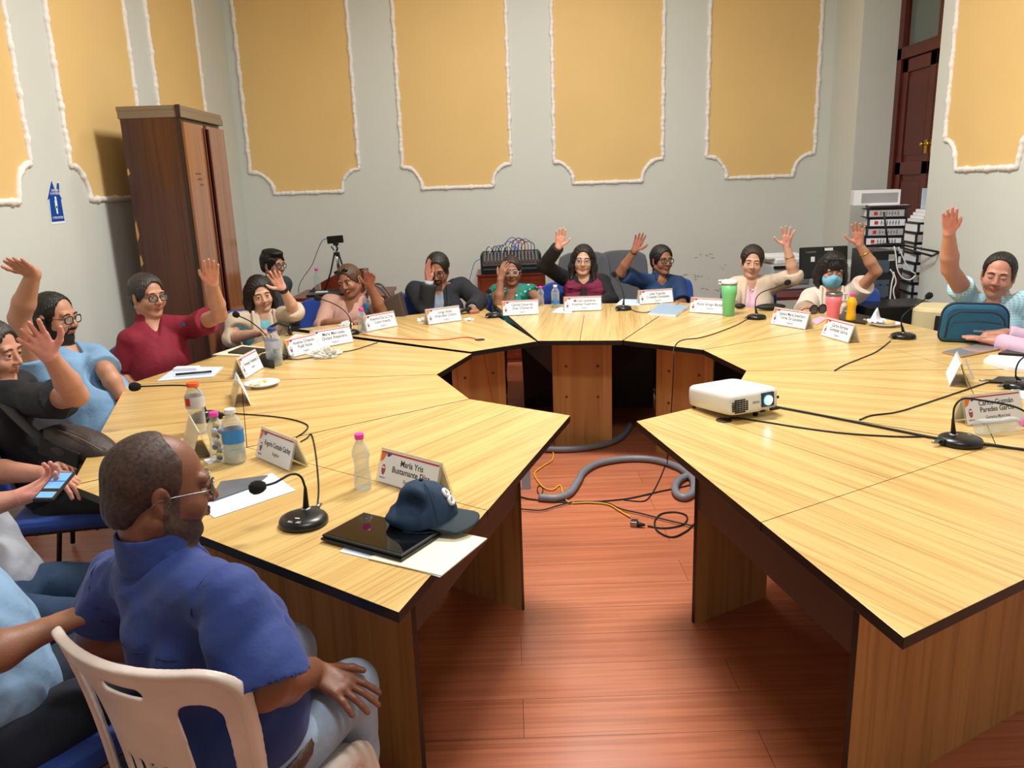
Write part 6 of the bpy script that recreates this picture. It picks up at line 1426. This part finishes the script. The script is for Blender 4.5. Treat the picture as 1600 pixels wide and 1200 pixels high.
# mixer on its cabinet
def mixer():
    a, b = aty(746, 430, 7.45), aty(852, 428, 7.45); x0, x1 = a[0], b[0]; zt = a[2]; w = x1-x0; root = empty('mixer_cabinet', ((x0+x1)/2, 7.7, 0), label='reddish wooden cabinet under the sound mixer', cat='cabinet')
    MB().box((0, 0, zt/2), (w, .5, zt)).build('cabinet_body', MT['cherry'], root, bevel=.004); MB().box((0, -.255, zt/2), (w-.06, .012, zt-.08)).build('door', MT['cherry'], root)
    MB().box((0, 0, zt-.006), (w+.02, .52, .016)).build('cabinet_top', MT['cherry'], root)
    r = empty('sound_mixer', ((x0+x1)/2, 7.66, zt+.004), 0, label='black sound mixer with rows of knobs and patch cables', cat='mixer'); W = w*.86
    g = MB(); g.prism([(-.20, 0), (.20, 0), (.20, .185), (.16, .19), (-.20, .085)], -W/2, W/2, 0, axis='x'); g.build('housing', MT['black'], r, bevel=.004)
    R = rotx(math.atan2(.105, .36)); p0 = V(0, -.02, .14)
    random.seed(3); kp = [None, None]
    for i in range(16):
        for j in range(6):
            c_ = 1 if (i*7+j*3) % 7 == 0 else 0
            if kp[c_] is None: kp[c_] = ob = MB().lathe([(.0065, 0), (.005, .012)], (0, 0, 0), 6, 0, R).build('control_knob', [mat('grey_knob', (168, 170, 174), .4), MT['red']][c_], r)
            else: ob = kp[c_].copy(); C.objects.link(ob); ob.parent = r
            ob.location = p0+R@V(-W*.45+i*W*.9/15, -.14+j*.045, .004)
    MB().box((0, -.203, .045), (W*.96, .004, .014)).build('trim_line', MT['steel'], r)
    for s in (-1, 1): MB().box((s*(W/2+.005), 0, .09), (.012, .40, .17)).build('end_cheek', MT['rubber'], r)
    cl = ['black_patch', 'white_patch', 'blue_patch', 'red_patch']; cc = [(20, 20, 20), (220, 220, 220), (60, 110, 190), (200, 60, 50)]
    for i in range(16):
        x = -W*.42+W*.84*i/15; hh = .06+.03*random.random() if i < 9 else .10+.05*random.random(); dx = .05 if i < 9 else .12*(-1)
        m_ = (0, 1, 0, 2, 0, 1, 0, 1, 2, 2, 2, 3, 0, 3, 2, 0)[i]
        o = MB().tube(smoothpath([(x, .10, .165), (x, .11, .165+hh*.7), (x+dx*.5, .13, .165+hh), (x+dx, .16, .165+hh*.6), (x+dx, .19, .15)], 5), .0042, 6).build('patch_cable', MT.setdefault(cl[m_], mat(cl[m_], cc[m_], .5)), r)
mixer()
cable('blue_cable', 'blue cable hanging down the left side of the mixer cabinet', [aty(752, 404, 7.6), aty(742, 410, 7.55), aty(737, 425, 7.5), aty(733, 440, 7.45), aty(730, 452, 7.45)], .004, mat('blue_cable_jacket', (70, 110, 160), .5))
# ------------------------------------------------------------------ back of the room, right
DZ = .70
a, b = aty(1192, 458, 6.75), aty(1350, 452, 6.3); root = empty('side_desk', (2.66, 6.75, 0), 0, label='dark red desk carrying the printer and the monitor', cat='desk')
MB().box((-.02, .06, DZ-.015), (1.05, .80, .03)).build('desktop', mat('dark_red_desktop', (96, 36, 34), .35), root, bevel=.003)
for s in (-1, 1): MB().box((s*.48, .06, (DZ-.03)/2), (.03, .74, DZ-.03)).build('side_panel', MT['inside'], root)
def printer():
    p = aty(1236, 458, 6.85); root = empty('printer', (p[0], 6.98, DZ+.002), .08, label='grey and white printer on the red desk behind the pink top woman', cat='printer'); g = mat('printer_grey', (176, 180, 184), .4)
    MB().box((0, 0, .11), (.42, .36, .22)).build('printer_body', g, root, bevel=.015); MB().box((.02, 0, .245), (.40, .34, .05)).build('scanner_lid', MT['pwhite'], root, bevel=.012); MB().box((-.02, -.182, .10), (.28, .010, .11)).build('paper_tray', mat('printer_dark_grey', (120, 124, 130), .4), root, bevel=.004)
    MB().box((-.10, -.185, .20), (.20, .02, .02)).build('output_slot', MT['rubber'], root); MB().box((-.06, 0, .28), (.36, .30, .018), rotx(.02)).build('document_tray', MT['paper'], root)
printer()
def monitor():
    p = aty(1290, 410, 6.35); root = empty('monitor', (p[0], 6.40, DZ+.002), math.radians(6), label='black computer monitor seen from the back, behind the masked woman', cat='monitor')
    MB().box((0, 0, .27), (.40, .035, .25), rotx(-.08)).build('monitor_back', MT['black'], root, bevel=.008); MB().box((0, .02, .09), (.06, .03, .18)).build('stand', MT['black'], root); MB().box((0, .03, .008), (.24, .18, .014)).build('stand_foot', MT['black'], root, bevel=.004)
    text_mesh('brand_text', 'Lenovo', .028, rotx(math.pi/2-.08), V(-.12, -.024, .36), MT['steel'], root); MB().box((.03, -.021, .375), (.07, .002, .022), rotx(-.08)).build('sticker', MT['paper'], root); MB().box((-.10, -.0205, .30), (.032, .002, .04), rotx(-.08)).build('sticker', MT['paper'], root)
monitor()
def tower():
    root = empty('computer_tower', (2.97, 6.42, DZ-.06), 0, label='black computer tower seen from behind, cables plugged into its back', cat='computer'); H = .42
    MB().box((0, 0, H/2), (.20, .40, H)).build('tower_case', MT['black'], root, bevel=.006); g = MB(); 
    g.box((-.02, -.202, H*.72), (.10, .004, .10)); g.box((-.02, -.202, H*.30), (.12, .004, .14)); g.build('rear_plate', mat('port_plate', (88, 100, 116), .3, .5), root)
    q = MB(); random.seed(5)
    for i in range(12): q.box((-.06+.03*(i % 4), -.205, .05+.10*(i//4)+.01*random.random()), (.016, .004, .012), m=i % 2)
    q.build('ports', [MT['bluep'], MT['rubber']], root)
    MB().box((.045, -.203, H*.88), (.05, .004, .05)).build('sticker', MT['paper'], root)
tower()
MB2 = MB().box((0, 0, .32), (.40, .55, .64)); o = MB2.build('tower_stand', MT['inside'], loc=(3.0, 6.42, 0)); tag(o, 'dark low stand under the computer tower', 'stand')
for i, L in enumerate(([(1397, 385), (1400, 400), (1402, 420), (1410, 434), (1422, 437), (1431, 430)], [(1404, 386), (1410, 400), (1420, 420), (1431, 428)], [(1391, 421), (1396, 430), (1393, 445), (1390, 475)], [(1396, 425), (1400, 440), (1396, 455), (1401, 476)])):
    cable('white_cable', ['white cable drooping in a wide loop right of the computer tower', 'white cable hanging straight to the wall right of the computer tower', 'white cable hanging behind the computer tower, the left one', 'white cable hanging behind the computer tower, the right one'][i], [aty(x, y, 6.1) for x, y in L], .0055, MT['pwhite'])
# folded metal stand lying on the tower
q = aty(1385, 385, 6.15); root = empty('folding_stand', q, 0, label='black metal stand with a rod and two bars lying on the computer tower', cat='stand')
P_ = lambda x, y, Y=6.15: aty(x, y, Y)-q
MB().tube([P_(1362, 383), P_(1385, 382), P_(1412, 381)], [.02, .03, .02], 8, flat=.4).build('base_plate', MT['rubber'], root)
MB().tube([P_(1388, 386), P_(1381, 331)], .008, 8).build('rod', MT['rubber'], root)
for dy in (0, 6): MB().tube([P_(1400-dy, 381+dy*.3, 6.15), P_(1468-dy*2, 394+dy, 5.9)], .008, 8).build('bar', MT['rubber'], root)
MB().tube([P_(1468, 394, 5.9), P_(1457, 400, 5.9)], .007, 8).build('bar', MT['rubber'], root)
# binder stacks
bt = empty('low_table', (3.20, 6.86, 0), 0, label='narrow white table in the door recess under the left binder stack', cat='table'); MB().box((0, 0, .895), (.52, .56, .03)).build('tabletop', MT['pwhite'], bt, bevel=.003)
for sx in (-1, 1):
    for sy in (-1, 1): MB().box((sx*.23, sy*.25, .44), (.035, .035, .88)).build('leg', MT['pwhite'], bt)
def binder(c, ang, k, label, th=.072, blank=False, tone=0):
    root = empty('ring_binder', c, ang, label=label, cat='binder', group='ring binders stacked in the door recess'); dk = MT.setdefault('bind', mat('dark_binder_board', (44, 44, 52), .5)); W, L = .29, .31
    g = MB(); g.box((0, 0, .002), (L, W, .004)); g.box((0, 0, th-.002), (L, W, .004)); g.box((0, -W/2+.002, th/2), (L, .004, th)); g.build('cover', dk, root)
    MB().box((.0, .008, th/2), (L-.02, W-.03, th-.016)).build('paper_block', MT['paper'], root)
    s = MB().box((.0, -W/2-.001, th/2), (L*.86, .002, th*.72)).build('spine_label', mat('grey_label', (186, 184, 186), .6) if tone else MT['paper'], root)
    e = MB(); e.box((-.085, -W/2-.003, th/2), (.028, .001, th*.40), m=0); e.box((.01, -W/2-.0028, th*.5), (.17, .0006, .002), m=1); e.box((-.06, -W/2-.0028, th*.5), (.03, .0006, .002), m=1)
    for j in range(7): e.box((-.045+.022*j, -W/2-.003, th/2), (.008, .001, th*(.30+.2*((j*k+1) % 2))), m=1)
    e.build('label_print', [MT['red'], MT['greyink']], s); return root
z = .912; pos = ['bottom binder', 'second binder from the bottom', 'third binder from the bottom', 'fourth binder from the bottom', 'fifth binder from the bottom', 'topmost dark binder']
for k in range(6): binder((3.20+.012*math.sin(k*2), 6.80, z), -.28+.04*math.sin(k*3), k, pos[k]+' of the left stack in the recess', tone=k % 2); z += .0765
slab('printed_folder', None, z+.002, .02, MT['paper'], 'grey printed folder lying on the left binder stack', 'folder', MT['inside'], pts=[V(3.03, 6.70, 0), V(3.33, 6.62, 0), V(3.40, 6.86, 0), V(3.10, 6.94, 0)])
bx = empty('document_box', (3.15, 6.88, z+.024), -.30, label='white document box on top of the left binder stack', cat='box'); MB().box((0, 0, .062), (.36, .24, .124)).build('box_body', MT['paper'], bx, bevel=.003); g = MB(); g.box((.02, -.121, .06), (.28, .002, .08)); g.build('grey_print', mat('light_grey_print', (160, 158, 160), .6), bx)
z = .63; st = tag(MB().box((0, 0, .31), (.40, .44, .62)).build('storage_crate', MT['inside'], loc=(3.36, 6.42, 0)), 'dark crate under the right binder stack', 'crate')
for k in range(8): binder((3.385+.008*math.sin(k*5), 6.40, z), -.12+.05*math.sin(k*2.1), k, ['bottom binder', 'second binder up', 'third binder up', 'fourth binder up', 'fifth binder up', 'sixth binder up', 'seventh binder up', 'topmost binder'][k]+' of the right stack by the door', th=.076, tone=(k+1) % 2).scale = (.92, .9, 1); z += .0795
for k in range(4): slab('paper_stack', None, z+.002+.024*k, .022, MT['paper'], ['lowest', 'second', 'third', 'top'][k]+' sheaf of white papers on the right binder stack', 'paper', pts=[V(3.26+.02*k, 6.30, 0), V(3.50, 6.26+.01*k, 0), V(3.52, 6.52, 0), V(3.28+.02*k, 6.55, 0)])
o = tag(MB().box((0, 0, .08), (.17, .01, .16)).build('paper_card_box', MT['bluepaper'], loc=(3.44, 6.50, z+.10)), 'pale card standing on the right paper sheaves by the door', 'card')
# black cabinet and cream cooler
bc = empty('black_speaker_cabinet', (2.76, 5.62, 0), 0, label='large black box cabinet on the floor right of the masked woman', cat='cabinet'); MB().box((0, 0, .375), (.52, .34, .75)).build('cabinet_box', MT['black'], bc, bevel=.01); MB().box((0, -.172, .36), (.46, .006, .66)).build('grille_cloth', MT['foam'], bc)
def cooler():
    root = empty('air_cooler', (2.90, 5.14, 0), math.radians(-35), label='cream plastic air cooler with a black button panel behind the backpack', cat='air cooler'); cm = mat('cream_plastic', (222, 206, 160), .4)
    P = [(.21*math.copysign(abs(math.cos(t))**.55, math.cos(t)), .16*math.copysign(abs(math.sin(t))**.55, math.sin(t))) for t in np.linspace(0, 2*math.pi, 32, endpoint=False)]
    MB().prism(P, .03, .79, 0).build('housing', cm, root, bevel=.025); g = MB().box((.04, -.158, .70), (.20, .02, .15), rotx(-.2)).build('control_panel', MT['black'], root, bevel=.006)
    b = MB()
    for i in range(2):
        for j in range(3): b.lathe([(.008, 0), (.006, .004)], (-.01+.045*j+.02*i, -.176+.006*i*0, .69+.03*i), 10, 0, rotx(math.pi/2))
    b.build('buttons', MT['pwhite'], root); MB().box((.02, -.160, .40), (.26, .01, .34)).build('air_grille', MT['rubber'], root)
cooler()
# phone in the suit man's hands on the desk
p = atz(728, 492, .7515); tag(MB().box((0, 0, .012), (.12, .06, .010), rotz(.4)@roty(-.3)).build('smartphone', MT['black'], loc=p+V(-.02, .06, .012), bevel=.003), 'dark phone lying by the clenched hand of the suit jacket man', 'phone')
# pen marks and scuffs on the back wall
sc = MB(); random.seed(11)
for i in range(26):
    x, y = random.choice([(1085, 433), (1115, 452), (1110, 418), (1095, 400)]); q = aty(x+random.uniform(-18, 24), y+random.uniform(-4, 4), YB-.0015); l = random.uniform(.01, .05); sc.box(q, (l, .0008, .004), roty(random.uniform(-.4, .6)))
o = sc.build('trim_9', mat('wall_scribble', (112, 108, 104), .8)); o['kind'] = 'structure'
